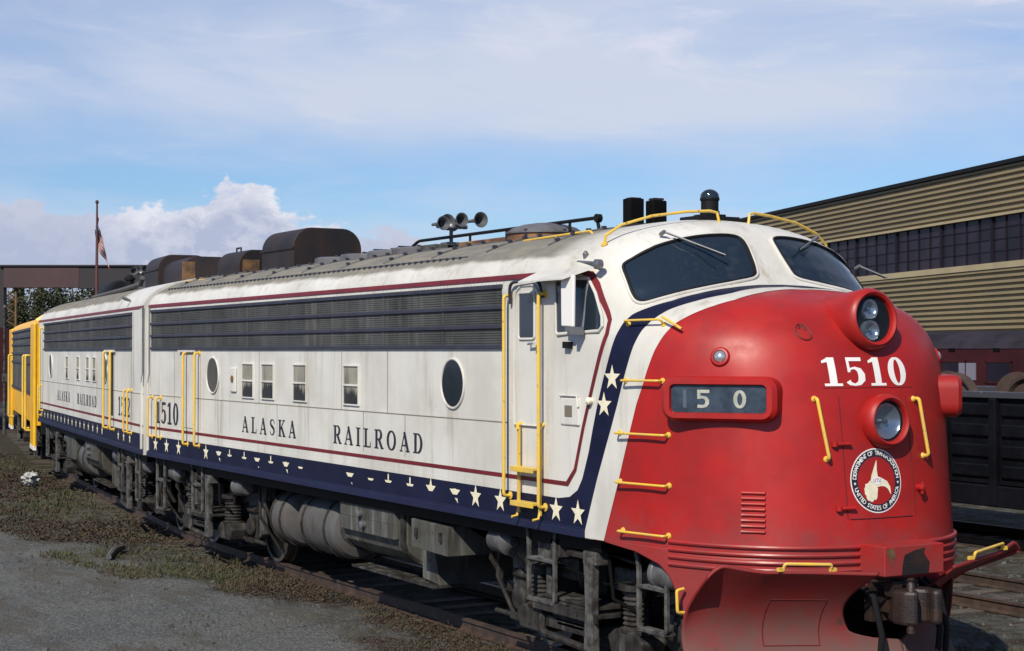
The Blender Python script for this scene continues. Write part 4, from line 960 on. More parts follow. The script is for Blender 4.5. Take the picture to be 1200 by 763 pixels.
# ------------------------------------------------------------ roof equipment
def fan(root, x, y=0, r=.46, z=4.235, name='roof_fan'):
    t = MB(); t.lathe([(r, -.05), (r, .07), (r*.96, .09), (r*.6, .10), (r*.3, .115), (.01, .12)], (x, y, z), (0, 0, 1), 32); f = t.build(name, M_roofdark, root)
    t = MB()
    for i in range(4): a = math.pi*i/4; t.box((x, y, z+.105), (r*1.8, .03, .015), Matrix.Rotation(a, 3, 'Z'))
    t.build('fan_grille', M_bar, f)
M_roofdark = mat('grey_roof_metal', (0.12, 0.12, 0.13), 0.55, var=0.4, vscale=3, vcol=(0.06, 0.05, 0.05))
def rounded_hatch(root, x0, x1, y0, y1, z0, z1, name, m, m2=None, lid=True):
    yc, hw = (y0+y1)/2, (y1-y0)/2; h = z1-z0; r = min(hw, h)*.55; P = [(y0, z0), (y0, z1-r)]
    for i in range(1, 8): a = math.pi/2*i/8; P.append((y0+r-r*math.cos(a), z1-r+r*math.sin(a)))
    P += [(y0+r, z1), (y1-r, z1)]
    for i in range(1, 8): a = math.pi/2*i/8; P.append((y1-r+r*math.sin(a), z1-r+r*math.cos(a)))
    P += [(y1, z1-r), (y1, z0)]
    t = MB(); t.prism(P, x1-x0, 'x', x0); o = t.build(name, m, root, bevel=.015)
    if lid:
        t = MB(); t.b2((x0-.01, y0-.02, z1-r-.02), (x1+.01, y0+.01, z1-r+.01)); t.build('hatch_lip', m, o)
    return o
rounded_hatch(LOCO, -13.0, -11.75, -.56, .52, 4.10, 4.80, 'roof_hatch', M_roofblk)
o_ = rounded_hatch(LOCO, -15.0, -14.0, -.56, .35, 4.10, 4.60, 'exhaust_silencer', M_rustdk if False else M_roofblk, lid=False)
t = MB(); t.b2((-13.99, -.50, 4.16), (-13.985, -.22, 4.44)); t.build('rust_patch', M_rust, o_); t = MB(); t.tube([(-14.8, -.3, 4.60), (-14.8, -.3, 4.66), (-14.6, -.3, 4.66), (-14.6, -.3, 4.60)], .015, 6); t.build('handle', M_roofblk, o_)
for x in (-11.1, -10.2, -9.3, -8.55): fan(LOCO, x)
t = MB(); t.b2((-7.1, -.34, 4.18), (-5.7, .34, 4.285)); t.build('roof_hatch', M_rustp, LOCO, bevel=.01) if False else None
M_rustp = mat('rust_brown_paint', (0.09, 0.04, 0.025), 0.7, var=0.5, vscale=4, vcol=(0.25, 0.13, 0.05))
t = MB(); t.b2((-7.0, -.36, 4.15), (-5.75, .34, 4.30)); t.build('hatch_base', M_rustp, LOCO, bevel=.01)
t = MB(); t.lathe([(.42, -.05), (.42, .10)], (-5.40, -.12, 4.20), (0, 0, 1), 32); dm = t.build('dome_hatch', M_rustp, LOCO)
t = MB(); t.lathe([(.44, .10), (.44, .115), (.36, .17), (.25, .205), (.12, .225), (.01, .23)], (-5.40, -.12, 4.20), (0, 0, 1), 32); t.build('dome', M_roofdark, dm)
for i in range(6):
    a = math.pi*2*i/6; t = MB(); t.box((-5.40+.42*math.cos(a), -.12+.42*math.sin(a), 4.28), (.03, .03, .12)); t.build('clamp', M_bar, dm)
t = MB(); t.rail([(-8.95, -.1, 4.30), (-8.6, -.1, 4.42), (-4.35, -.1, 4.415), (-4.30, -.1, 4.25)], .020, 8, .06)
for x in (-7.2, -4.9): t.tube([(x, -.1, 4.22), (x, -.1, 4.42)], .016, 6)
t.lathe([(.045, -.03), (.045, .03)], (-4.33, -.1, 4.41), (0, 1, 0), 12); t.b2((-4.42, -.16, 4.20), (-4.20, -.04, 4.25)); t.build('antenna_pipe', M_rubber, LOCO)
# horns
def horns(root, x, y, z, par_name='horn_cluster'):
    t = MB(); t.b2((x-.10, y-.10, z-.36), (x+.10, y+.10, z-.24)); t.tube([(x, y, z-.25), (x, y, z-.06)], .025, 8); t.tube([(x, y-.20, z-.04), (x, y+.22, z-.04)], .028, 8); h = t.build(par_name, M_horn, root)
    for dy, dz, d, L, r in ((-.22, -.02, 1, .30, .085), (-.12, .0, 1, .22, .10), (.02, .03, 1, .33, .085), (.13, .0, -1, .28, .08), (.26, .035, 1, .38, .095)):
        t = MB(); t.lathe([(.018, 0), (.022, L*.4), (.035, L*.7), (.06, L*.88), (r, L*.98), (r+.004, L), (r-.012, L*.985), (.055, L*.86), (.028, L*.66), (.012, L*.6)], (x-d*.08, y+dy, z+dz), (d, 0, 0), 20); t.build('horn_bell', M_horn, h)
M_horn = mat('grey_horn_metal', (0.13, 0.135, 0.145), 0.4, metal=0.3, var=0.3, vscale=9)
horns(LOCO, -7.85, -.02, 4.60)
t = MB(); t.b2((-8.15, -.3, 4.18), (-7.75, -.02, 4.33)); t.build('horn_box', M_tank, LOCO, bevel=.01)
for y, x0 in ((-.10, -3.66), (.14, -3.60)):
    t = MB(); t.b2((x0-.07, y-.09, 4.20), (x0+.07, y+.085, 4.56 if y < 0 else 4.545)); o_ = t.build('exhaust_stack', M_black, LOCO, bevel=.012)
    t = MB(); t.b2((x0-.05, y-.06, 4.55), (x0+.05, y+.06, 4.57)); t.build('stack_lip', M_roofblk, o_)
t = MB(); t.b2((-3.80, -.22, 4.20), (-3.4, .28, 4.29)); t.build('stack_base', M_roofblk, LOCO)
t = MB(); t.b2((-2.66, -.24, 4.25), (-2.34, .24, 4.29)); t.b2((-2.60, -.12, 4.29), (-2.40, .12, 4.315)); bp = t.build('beacon', M_rubber, LOCO, bevel=.005)
t = MB(); t.lathe([(.095, .0), (.095, .03), (.085, .04), (.085, .13), (.095, .14), (.095, .16)], (-2.5, 0, 4.315), (0, 0, 1), 24); t.build('beacon_body', M_rubber, bp)
t = MB(); t.lathe([(.092, .16), (.09, .19), (.075, .215), (.05, .235), (.02, .245), (.001, .246)], (-2.5, 0, 4.315), (0, 0, 1), 24); t.build('beacon_dome', M_glass, bp)
# roof panel battens with bolt heads
t = MB()
for x in [-3.35-1.25*i for i in range(10)]:
    P = [(x, y/20*1.0, sec_z(y/20)+.004) for y in range(-26, 27, 2)]; t.tube(P, .012, 4)
t.build('roof_batten', M_roofdark, LOCO)
t = MB(); t.tube([(-14.9, -1.36, sec_z(1.36)+.004), (-4.9, -1.36, sec_z(1.36)+.004)], .013, 4); t.tube([(-14.9, 1.36, sec_z(1.36)+.004), (-4.9, 1.36, sec_z(1.36)+.004)], .013, 4); t.build('roof_batten', M_roofdark, LOCO)
t = MB()
for i in range(66): t.box((-14.9+i*.152, -1.385, sec_z(1.385)+.012), (.03, .02, .03))
for x in [-3.35-1.25*i for i in range(10)]:
    for y in (-1.2, -1.02, -.84, -.66): t.box((x, y, sec_z(y)+.018), (.04, .04, .035))
tag(t.build('roof_bolt', M_bar, LOCO), kind='stuff')

# ------------------------------------------------------------ booster unit 1512
BA = -R(6.6)
BU = empty('booster_locomotive', (-15.40, 0, 0), BA, 'white cabless booster locomotive numbered 1512 coupled behind the red-nosed locomotive', 'locomotive')
XB0, XB1 = -13.75, -.02
box_shell(XB1, XB0).build('carbody', M_white, BU)
def band(root, x0, x1):
    t = MB(); t.b2((x0, -W-.004, 1.335), (x1, -W+.01, 1.665)); t.b2((x0, W-.01, 1.335), (x1, W+.004, 1.665)); t.build('blue_band', M_blue, root)
band(BU, XB0, XB1); side_trim(BU, XB0, XB1, XB1)
grille(BU, -12.75, -1.05)
for x in (-11.5, -3.85): porthole(BU, x, 2.68, M_blind)
for x in (-8.85, -7.25, -5.95, -5.10): vent(BU, x, 2.66)
seams(BU, [((XB0, 2.31), (XB1, 2.31)), ((-12.1, 2.31), (-12.1, 3.0)), ((-10.4, 2.31), (-10.4, 3.0)), ((-8.0, 2.31), (-8.0, 3.0)), ((-4.3, 1.85), (-4.3, 3.0)), ((-6.5, 1.85), (-6.5, 2.31)), ((-.95, 1.85), (-.95, 3.65)), ((-9.4, 1.85), (-9.4, 2.31))])
rivets(BU, [((XB0, 3.012), (XB1, 3.012)), ((XB0, 2.335), (XB1, 2.335)), ((-1.0, 1.9), (-1.0, 3.6))], .11)
letters(BU, word('ALASKA', -10.4, -8.45, 1.94, .215, 1.3)+word('RAILROAD', -7.35, -4.85, 1.94, .215, 1.3))
letters(BU, word('1512', -2.38, -1.22, 1.89, .33, 1.15), name='road_number')
stars(BU, [(-13.1+.56*i, 0) for i in range(17)]+[(-2.35, 0), (-1.8, 0), (-1.2, 0)], .10, 1.54)
for x in (-3.55, -2.82): handrail(BU, x, 1.62, 3.0, r=.022)
for x in (-1.42, -1.05): handrail(BU, x, 1.64, 2.35, r=.016)
handrail(BU, -12.95, 1.62, 3.55, r=.022); handrail(BU, -13.3, 1.5, 2.2, r=.018)
t = MB(); t.b2((-3.42, -W-.008, 1.86), (-2.96, -W+.01, 2.98)); t.build('engine_room_door', M_rubber, BU)
t = MB(); t.b2((-3.7, -W-.05, 2.99), (-2.7, -W, 3.03)); t.build('drip_strip', M_whitep, BU)
underframe(BU, XB0, XB1); truck(BU, -2.30); truck(BU, -11.55)
tanks(BU, .75, False)
t = MB(); t.b2((-9.95, -1.46, .70), (-8.75, -1.2, 1.22)); t.build('equipment_box', M_tank, BU, bevel=.03)
stirrup(BU, -1.15, -.82, .52); stirrup(BU, -2.90, -2.50, .56); stirrup(BU, -13.0, -12.65, .56)
t = MB(); t.lathe([(.02, 0), (.03, .10), (.02, .14), (.035, .15)], (-1.5, -1.55, 3.86), (0, -1, .4), 8); t.build('marker_bracket', M_steel, BU)
end_trim(BU, XB1-.1)
rounded_hatch(BU, -5.5, -4.25, -.58, .42, 4.10, 4.83, 'roof_hatch', M_roofblk)
hh = rounded_hatch(BU, -4.24, -2.4, -.50, .44, 4.08, 4.70, 'exhaust_silencer', M_roofblk, lid=False)
t = MB(); t.b2((-2.39, -.5, 4.16), (-2.385, -.26, 4.60)); t.build('rust_patch', M_rust, hh)
for x in (-13.0, -12.1, -7.2): fan(BU, x, 0, .42)
horns(BU, -9.6, .1, 4.78)
t = MB(); t.tube([(-11.9, -.6, 4.25), (-8.0, -.6, 4.29), (-5.9, -.6, 4.33), (-5.7, -.6, 4.45)], .05, 8); t.build('roof_pipe', M_nwhite if False else M_tankw, BU)
t = MB(); t.lathe([(.20, 0), (.24, .06), (.24, 1.9), (.20, 1.96)], (-15.4+1.6, 0, 4.42), (1, 0, 0), 20); t.b2((-13.7, -.3, 4.2), (-12.0, .3, 4.35)); t.build('roof_cylinder', M_rubber, BU) 
t = MB(); t.lathe([(.10, -.2), (.10, .28), (.13, .29), (.13, .33), (.06, .40)], (-11.2, .1, 4.35), (0, 0, 1), 16); t.build('vent_stack', M_rubber, BU)
# diaphragm and coupling gear between the units
t = MB(); t.b2((-.02, -.42, 1.5), (.10, .42, 3.5)); t.build('diaphragm', M_rubber, BU, bevel=.03)
t = MB(); t.b2((XR-.05, -.42, 1.5), (XR+.02, .42, 3.5)); t.build('diaphragm', M_rubber, LOCO, bevel=.03)

# ------------------------------------------------------------ yellow locomotive
YO = (-15.40-14.0*math.cos(R(6.6)), 14.0*math.sin(R(6.6)), 0)
YL = empty('locomotive', YO, -R(9.9), 'yellow locomotive with dark louvered side at the far end of the row', 'locomotive')
YX = -13.4
box_shell(-.35, YX, W, 1.2, 3.62, 4.02).build('carbody', M_yloco, YL)
t = MB(); t.b2((-12.9, -W-.03, 1.9), (-1.0, -W+.01, 3.6)); g = t.build('grille', M_grille, YL)
t = MB()
for z in (3.58, 3.4, 3.2, 2.95, 2.7, 1.95): t.b2((-12.9, -W-.06, z-.03), (-1.0, -W, z+.03))
t.build('grille_bar', M_bar, g)
for x0, x1 in ((-1.7, -.33), (-13.4, -11.9)):
    t = MB(); t.b2((x0, -W-.07, .62), (x1, -W+.01, 3.70)); t.build('corner_post', M_yloco, YL, bevel=.03)
    t = MB(); t.b2((x0, -W-.075, .60), (x1, -W, .70)); t.build('step_edge', M_nwhite, YL)
for x in (-2.2, -3.4, -11.6): handrail(YL, x, 1.0, 2.9, -1.76, .03)
t = MB(); t.b2((-12.5, -W-.035, 2.9), (-11.9, -W, 3.5)); t.build('side_window', M_glass, YL)
t = MB(); t.tube([(-.6, -1.58, 3.74), (-.6, -1.3, 3.93), (-.6, -.8, 4.06)], .07, 6); t.build('roof_rib', M_yloco, YL)
t = MB(); t.lathe([(.23, 0), (.25, .05), (.18, .12), (.01, .14)], (-.25, -1.35, 2.62), (.3, -1, 0), 20); t.build('marker_disc', M_red, YL)
underframe(YL, YX, -.3); truck(YL, -2.6); truck(YL, -11.0)
t = MB(); t.b2((.02, -W+.1, 1.0), (-.34, W-.1, 3.6)); t.build('diaphragm', M_rubber, YL)

# ------------------------------------------------------------ tracks
def struct(o, lab=None): o['kind'] = 'structure'; return o
M_rail = mat('rusty_rail', (0.035, 0.024, 0.019), 0.6, var=0.5, vscale=6, vcol=(0.07, 0.043, 0.031))
M_tie = mat('weathered_tie', (0.055, 0.045, 0.038), 0.85, var=0.5, vscale=6, vcol=(0.10, 0.075, 0.055), bump=0.4, bscale=20)
def track(path, name='track', seed=1, tie_x=None):
    path = [Vector(p) for p in path]
    def offs(d):
        out = []
        for i, p in enumerate(path):
            t = (path[min(i+1, len(path)-1)]-path[max(i-1, 0)]).normalized(); out.append(p+Vector((-t.y, t.x, 0))*d)
        return out
    t = MB()
    for sg in (-1, 1):
        q = offs(sg*.7525); prof = [(-.07, -.155), (.07, -.155), (.07, -.14), (.012, -.12), (.012, -.04), (.036, -.03), (.036, -.002), (-.036, -.002), (-.036, -.03), (-.012, -.04), (-.012, -.12), (-.07, -.14)]
        vs = []; k = len(prof)
        for i, p in enumerate(q):
            tt = (q[min(i+1, len(q)-1)]-q[max(i-1, 0)]).normalized(); nn = Vector((-tt.y, tt.x, 0))
            vs += [p+nn*a+Vector((0, 0, b)) for a, b in prof]
        t.add(vs, [(i*k+j, i*k+(j+1) % k, (i+1)*k+(j+1) % k, (i+1)*k+j) for i in range(len(q)-1) for j in range(k)])
    r_ = struct(t.build(name, M_rail))
    t = MB(); rr_ = random.Random(seed); i = 0
    for a, b in zip(path, path[1:]):
        L = (b-a).length; d = (b-a).normalized(); k = int(L/.55); an = math.atan2(d.y, d.x)
        for j in range(k):
            c = a+d*(j+.5)*.55; ln = 2.55+rr_.uniform(-.12, .12)
            t.box(c+Vector((0, 0, -.235+rr_.uniform(-.01, .01))), (.22, ln, .15), Matrix.Rotation(an+rr_.uniform(-.03, .03), 3, 'Z'))
    o = t.build('ties', M_tie, r_)
    return r_
c6, s6 = math.cos(R(6.6)), math.sin(R(6.6)); c9, s9 = math.cos(R(9.9)), math.sin(R(9.9))
p0 = Vector((-14.2, 0, 0)); pts = [(14, 0, 0), (-14.2, 0, 0)]
q = Vector((-15.40, 0, 0)); pts += [tuple(Vector((-15.4-1.6*c6, 1.6*s6, 0))), tuple(Vector((-15.4-12.6*c6, 12.6*s6, 0)))]
pts += [(YO[0]-1.4*c9, YO[1]+1.4*s9, 0), (YO[0]-60*c9, YO[1]+60*s9, 0)]
track(pts, 'track')
track([(30, 6.25, 0), (-15, 6.25, 0), (-60, 9.5, 0)], 'track', 2)
track([(30, 11.0, 0), (-15, 11.0, 0), (-70, 14, 0)], 'track', 3)

# ------------------------------------------------------------ ground
def ground_mat():
    m = bpy.data.materials.new('gravel_yard'); m.use_nodes = True; t = m.node_tree; p = t.nodes['Principled BSDF']
    O = t.nodes.new('ShaderNodeTexCoord').outputs['Object']
    s = N(t, 'ShaderNodeSeparateXYZ'); t.links.new(O, s.inputs[0])
    base = mixc(t, mapr(t, noise(t, O, .6, 6, 0.65), .35, .68), (0.092, 0.097, 0.098), (0.145, 0.145, 0.136))
    fine = noise(t, O, 28, 6, 0.75)
    base = mixc(t, mapr(t, fine, .42, .66), base, (0.24, 0.245, 0.245))
    base = mixc(t, mapr(t, noise(t, O, 38, 4, 0.75), .53, .60), base, (0.028, 0.027, 0.026))
    base = mixc(t, mth(t, 'MULTIPLY', mapr(t, noise(t, scalev(t, O, (.5, 1.3, 1)), 1.0, 7, 0.72), .50, .62), .55), base, (0.090, 0.076, 0.058))
    peb = N(t, 'ShaderNodeTexVoronoi'); t.links.new(O, peb.inputs['Vector']); peb.inputs['Scale'].default_value = 22
    base = mixc(t, mth(t, 'MULTIPLY', mapr(t, peb.outputs['Distance'], .16, .06), mapr(t, noise(t, O, 9, 3, 0.6), .52, .62)), base, (0.30, 0.30, 0.30))
    nz = mth(t, 'MULTIPLY', mth(t, 'SUBTRACT', noise(t, O, .75, 9, 0.78), .5), 3.4)
    # earth and weeds towards the track and in the distance
    e = mth(t, 'ADD', mth(t, 'ADD', s.outputs[1], mth(t, 'MULTIPLY', mth(t, 'MAXIMUM', mth(t, 'SUBTRACT', -8.0, s.outputs[0]), 0.0), .13)), nz)
    near = mth(t, 'MULTIPLY', mapr(t, e, -2.0, -1.1), mapr(t, e, 60, 30))
    far = mapr(t, mth(t, 'ADD', s.outputs[0], mth(t, 'MULTIPLY', nz, 2.0)), -22, -30)
    soil = mixc(t, mapr(t, noise(t, O, 1.4, 6, 0.7), .38, .62), (0.045, 0.030, 0.022), (0.055, 0.055, 0.026))
    soil = mixc(t, mapr(t, noise(t, O, 14, 5, 0.7), .5, .7), soil, (0.02, 0.016, 0.013))
    right = mapr(t, s.outputs[0], 1.0, -2.0)
    f = mth(t, 'MAXIMUM', mth(t, 'MULTIPLY', mth(t, 'MULTIPLY', near, .95), mapr(t, noise(t, O, 2.6, 7, 0.75), .40, .56, .35, 1.0)), far)
    c = mixc(t, mth(t, 'MULTIPLY', f, mth(t, 'MAXIMUM', right, .25)), base, soil)
    t.links.new(c, p.inputs['Base Color']); p.inputs['Roughness'].default_value = .95; p.inputs['Specular IOR Level'].default_value = .15
    b = t.nodes.new('ShaderNodeBump'); b.inputs['Strength'].default_value = 1.0; b.inputs['Distance'].default_value = .05
    t.links.new(mth(t, 'ADD', noise(t, O, 22, 7, 0.75), mth(t, 'MULTIPLY', noise(t, O, 2.2, 4, 0.6), 1.4)), b.inputs['Height']); t.links.new(b.outputs[0], p.inputs['Normal'])
    return m
t = MB(); t.add([(-1500, -1500, -.165), (1500, -1500, -.165), (1500, 1500, -.165), (-1500, 1500, -.165)], [(0, 1, 2, 3)]); struct(t.build('ground', ground_mat()))
def gnoise(x, y):
    return math.sin(x*.9+math.sin(y*1.3)*1.2)*.5+math.sin(y*1.7+x*.35)*.3+math.sin(x*2.7-y*1.9)*.2
def edge_y(x):      # where the weeds stop, towards the camera
    return -1.75 - .13*max(0, -x-8) - .5*gnoise(x*.9, 0)
M_grass = mat('dull_green_weeds', (0.055, 0.060, 0.024), 0.85, var=0.5, vscale=1.6, vcol=(0.075, 0.055, 0.030))
M_dry = mat('red_brown_weeds', (0.055, 0.026, 0.020), 0.9, var=0.5, vscale=3.5, vcol=(0.022, 0.016, 0.012))
M_litter = mat('crumpled_paper', (0.36, 0.36, 0.35), 0.7)
M_stone = mat('grey_ballast_stone', (0.12, 0.12, 0.118), 0.9, var=0.5, vscale=5, vcol=(0.045, 0.042, 0.038), spots=(0.28, 0.28, 0.27), spt=0.66, spscale=3, spec=0.15)
r_ = random.Random(11); G, D, ST = MB(), MB(), MB()
def tuft(mb, x, y, h, n, spread, wd=.012):
    for _ in range(n):
        a = r_.uniform(0, 6.283); q = r_.uniform(.2, 1)*spread; hh = h*r_.uniform(.5, 1.1); bx, by = x+r_.uniform(-1, 1)*spread*.5, y+r_.uniform(-1, 1)*spread*.5
        tx, ty = bx+math.cos(a)*q, by+math.sin(a)*q; c_, s_ = -math.sin(a)*wd, math.cos(a)*wd
        mb.add([(bx-c_, by-s_, -.17), (bx+c_, by+s_, -.17), (bx+(tx-bx)*.5+c_*.8, by+(ty-by)*.5+s_*.8, -.17+hh*.7), (tx, ty, -.17+hh)], [(0, 1, 2, 3)])
def leafy(mb, x, y, h, n, spread, s=.03):
    for _ in range(n):
        px, py, pz = x+r_.gauss(0, spread*.5), y+r_.gauss(0, spread*.5), -.165+abs(r_.gauss(0, h*.5))
        a, b = r_.uniform(0, 6.283), r_.uniform(-.9, .9); u = Vector((math.cos(a), math.sin(a), b))*s; v = Vector((-math.sin(a), math.cos(a), r_.uniform(-.8, .8)))*s*.5
        c_ = Vector((px, py, pz)); mb.add([c_-u, c_-v, c_+u, c_+v], [(0, 1, 2, 3)])
cnt = 0
while cnt < 6800:
    x = -r_.uniform(-1, 1)*0 - abs(r_.gauss(0, 14))-1.0 if r_.random() < .8 else r_.uniform(-45, -10)
    if x < -60: continue
    cy = 0 if x > -15 else (-15.4-x)*s6/c6
    yy = r_.uniform(edge_y(x)-.3, -.85)+cy*.9
    w_ = gnoise(x, yy)
    if (yy-cy < edge_y(x)+.45 and w_ < .1) : continue
    if w_ < -.35 and r_.random() < .7: continue
    far_ = min(3.0, max(1.0, (10-x)/16))
    pn = gnoise(x*.7+5, yy*.8)+r_.gauss(0, .22)
    if pn > .22: tuft(G, x, yy, r_.choice((.03, .05, .07, .12)), 4, .09, .0045*far_)
    elif r_.random() < .6: leafy(D, x, yy, r_.uniform(.02, .09), 9, .2, .014*far_)
    else: leafy(G, x, yy, .05, 7, .2, .013*far_)
    cnt += 1
for _ in range(600):      # weeds between and beyond the tracks, and at the lower right
    x, y = r_.uniform(-6, 5), r_.uniform(1.6, 9.5)
    if abs(abs(y-6.25)-0) < .9: continue
    if gnoise(x*1.3, y*1.3) > -.1 and y < 4.6: tuft(G, x, y, r_.uniform(.04, .12), 5, .09, .006)
for _ in range(420):
    x, y = r_.uniform(-24, -3), r_.uniform(-7, -1.6)
    if gnoise(x*1.1+2, y*1.4) > .25 and r_.random() < min(1, math.exp((y+2.2)*.6)): 
        for q_ in range(3): leafy(r_.choice((G, D)), x+r_.gauss(0, .2), y+r_.gauss(0, .15), .03, 6, .12, .010); tuft(G, x+r_.gauss(0, .2), y+r_.gauss(0, .2), .05, 4, .07, .005)
for _ in range(260): tuft(G, r_.uniform(-2.5, 3.5), r_.uniform(2.2, 3.9), r_.uniform(.06, .14), 6, .1, .007)
for _ in range(9000):
    x, y = r_.uniform(-20, 5), r_.uniform(-9, 9.5); s = r_.choice((.010, .014, .022)) if r_.random() < .93 else r_.uniform(.03, .05)
    if abs(y) < 1.4 and r_.random() < .4: continue
    vs = [Vector((x+s*math.cos(k_)*r_.uniform(.6, 1.2), y+s*math.sin(k_)*r_.uniform(.6, 1.2), -.17)) for k_ in range(6)]+[Vector((x+s*.6*math.cos(k_+.4)*r_.uniform(.5, 1.2), y+s*.6*math.sin(k_+.4), -.165+s*r_.uniform(.35, .75))) for k_ in range(6)]
    ST.add(vs, [(k_, (k_+1) % 6, (k_+1) % 6+6, k_+6) for k_ in range(6)]+[(6, 7, 8, 9, 10, 11)])
tag(G.build('weeds', M_grass, fix=False), kind='stuff'); tag(D.build('dry_weeds', M_dry, fix=False), kind='stuff'); tag(ST.build('gravel', M_stone), kind='stuff')
# litter
t = MB(); r2 = random.Random(5)
bm = bmesh.new(); bmesh.ops.create_icosphere(bm, subdivisions=3, radius=.19)
bm.verts.index_update()
for v_ in bm.verts: v_.co *= .55+.75*abs(math.sin(v_.co.x*31+v_.co.y*17)*math.cos(v_.co.z*23+v_.co.x*11))+r2.uniform(-.1, .1)
t.add([(v_.co.x-28.6, v_.co.y-.35, v_.co.z*.8+.02) for v_ in bm.verts], [tuple(q_.index for q_ in f_.verts) for f_ in bm.faces]); bm.free()
tag(t.build('litter', M_litter), 'crumpled white rubbish lying in the weeds beside the booster locomotive', 'litter')
t = MB(); t.tube([(-15.3, -2.0, -.10), (-14.9, -2.25, -.09), (-14.3, -2.5, -.11)], [.05, .06, .04], 8); tag(t.build('driftwood', M_tankw), 'pale broken stick lying among the weeds left of the rails', 'stick')
t = MB(); t.box((-31, -1.6, -.10), (1.5, .5, .12), Matrix.Rotation(.3, 3, 'Z')); tag(t.build('board', M_tankw), 'flat grey board lying in the grass at the far left', 'board')

# ------------------------------------------------------------ workshop building
BD = Vector((-31.2, 9.4, 0)).normalized()    # along the wall, away from the camera
BO = Vector((-44.7, 49.8, 0)); BN = Vector((BD.y, -BD.x, 0))
if BN.y > 0: BN = -BN
BLD = empty('workshop_building', BO, 0, 'long tan corrugated metal workshop with a band of dark windows', 'building')
def bl(u, n, z): return BD*u+BN*n+Vector((0, 0, z))
M_tan = mat('tan_corrugated_metal', (0.29, 0.225, 0.12), 0.55, var=0.2, vscale=.15, vcol=(0.24, 0.19, 0.11), streak=(0.18, 0.13, 0.08), sstr=0.6, spots=(0.2, 0.13, 0.07), spt=0.68, spscale=.6)
M_tanf = mat('tan_flat_trim', (0.42, 0.34, 0.20), 0.6, var=0.15, vscale=.6)
M_pane = mat('dark_purple_glazing', (0.010, 0.008, 0.014), 0.4, var=0.6, vscale=.5, vcol=(0.024, 0.017, 0.028), spec=0.25)
U0, U1 = -75, 120
def corr(z0, z1, pitch, name):
    t = MB(); z = z0; n = int((z1-z0)/pitch); P = []
    for i in range(n):
        zz = z0+(z1-z0)*i/n; p = (z1-z0)/n
        P += [(.0, zz), (.0, zz+p*.38), (.17, zz+p*.46), (.17, zz+p*.90)]
    P.append((.0, z1)); k = len(P)
    for a in range(U0, U1, 39):
        vs = [bl(a, n_, z_) for n_, z_ in P]+[bl(a+39, n_, z_) for n_, z_ in P]; t.add(vs, [(i, i+1, k+i+1, k+i) for i in range(k-1)])
    t.build(name, M_tan, BLD)
corr(9.75, 12.05, .265, 'wall'); corr(-.2, 7.05, .27, 'wall')
def bbox(t, u0, u1, n0, n1, z0, z1):
    vs = [bl(u, n_, z_) for z_ in (z0, z1) for n_ in (n0, n1) for u in (u0, u1)]; t.add(vs, [(0, 2, 3, 1), (4, 5, 7, 6), (0, 1, 5, 4), (2, 6, 7, 3), (0, 4, 6, 2), (1, 3, 7, 5)])
t = MB(); bbox(t, U0, U1, -.0, .22, 7.05, 7.35); bbox(t, U0, U1, -.0, .20, 9.62, 9.75); t.build('trim', M_tanf, BLD)
t = MB(); bbox(t, U0-.5, U1+.5, -30, .35, 12.05, 12.25); t.build('roof', M_rubber, BLD)
t = MB(); bbox(t, U0, U1, -30, -.12, -.2, 12.05); t.build('wall', M_tanf, BLD)
gz = MB(); bbox(gz, U0, U1, -.1, -.02, 7.35, 9.62); gw = gz.build('window_band', M_pane, BLD)
r3 = random.Random(9)
M_pane2 = mat('paler_glazing', (0.016, 0.012, 0.022), 0.4, spec=0.3); M_frame = mat('window_bar_paint', (0.013, 0.010, 0.016), 0.6, spec=0.15)
t = MB(); k = 0; u = U0
while u < U1:
    bbox(t, u-.03, u+.03, -.03, .03, 7.35, 9.62); u += 1.3
for z in (7.92, 8.5, 9.06): bbox(t, U0, U1, -.03, .015, z-.02, z+.02)
t.build('mullion', M_frame, gw)
t = MB(); u = U0
while u < U1: t = MB(); bbox(t, u-.09, u+.09, -.03, .07, 7.35, 9.62); u += 5.2; t.build('mullion', M_frame, gw)
for _ in range(95):
    t = MB()
    u = U0+1.3*r3.randrange(0, 150)+.04; z = (7.37, 7.94, 8.52, 9.08)[r3.randrange(4)]; bbox(t, u, u+1.22, -.02, -.012, z, z+.53); t.build('pane', M_pane2, gw)

# ------------------------------------------------------------ maroon passenger car, gondola with wheelsets
M_maroon = mat('faded_maroon_paint', (0.045, 0.008, 0.009), 0.5, spec=0.25, var=0.4, vscale=.8, vcol=(0.028, 0.006, 0.008), bump=0.1)
M_gold = mat('faded_gold_lettering', (0.45, 0.22, 0.06), 0.6)
CAR = empty('passenger_car', (-29.0, 34.2, 0), 0, 'maroon passenger car lettered RAILROAD behind the black gondola', 'railcar')
t = MB(); L0, L1 = -22, 10
P = [(-1.5, 1.0), (-1.5, 3.05), (-1.35, 3.35), (-.9, 3.60), (0, 3.72), (.9, 3.60), (1.35, 3.35), (1.5, 3.05), (1.5, 1.0)]
k = len(P); t.add([(x, a, b) for x in (L0, L1) for a, b in P], [(i, i+1, k+i+1, k+i) for i in range(k-1)]+[tuple(range(k)), tuple(range(k, 2*k)), (0, k-1, 2*k-1, k)]); t.build('carbody', M_maroon, CAR)
t = MB(); Q = [(-1.52, 3.10), (-1.37, 3.37), (-.92, 3.62), (0, 3.74), (.92, 3.62), (1.37, 3.37), (1.52, 3.10)]; k = len(Q); t.add([(x, a, b) for x in (L0-.1, L1+.1) for a, b in Q], [(i, i+1, k+i+1, k+i) for i in range(k-1)]); t.build('roof', mat('dusty_grey_roof', (0.03, 0.025, 0.035), 0.8, spec=0.15, var=0.5, vscale=1), CAR)
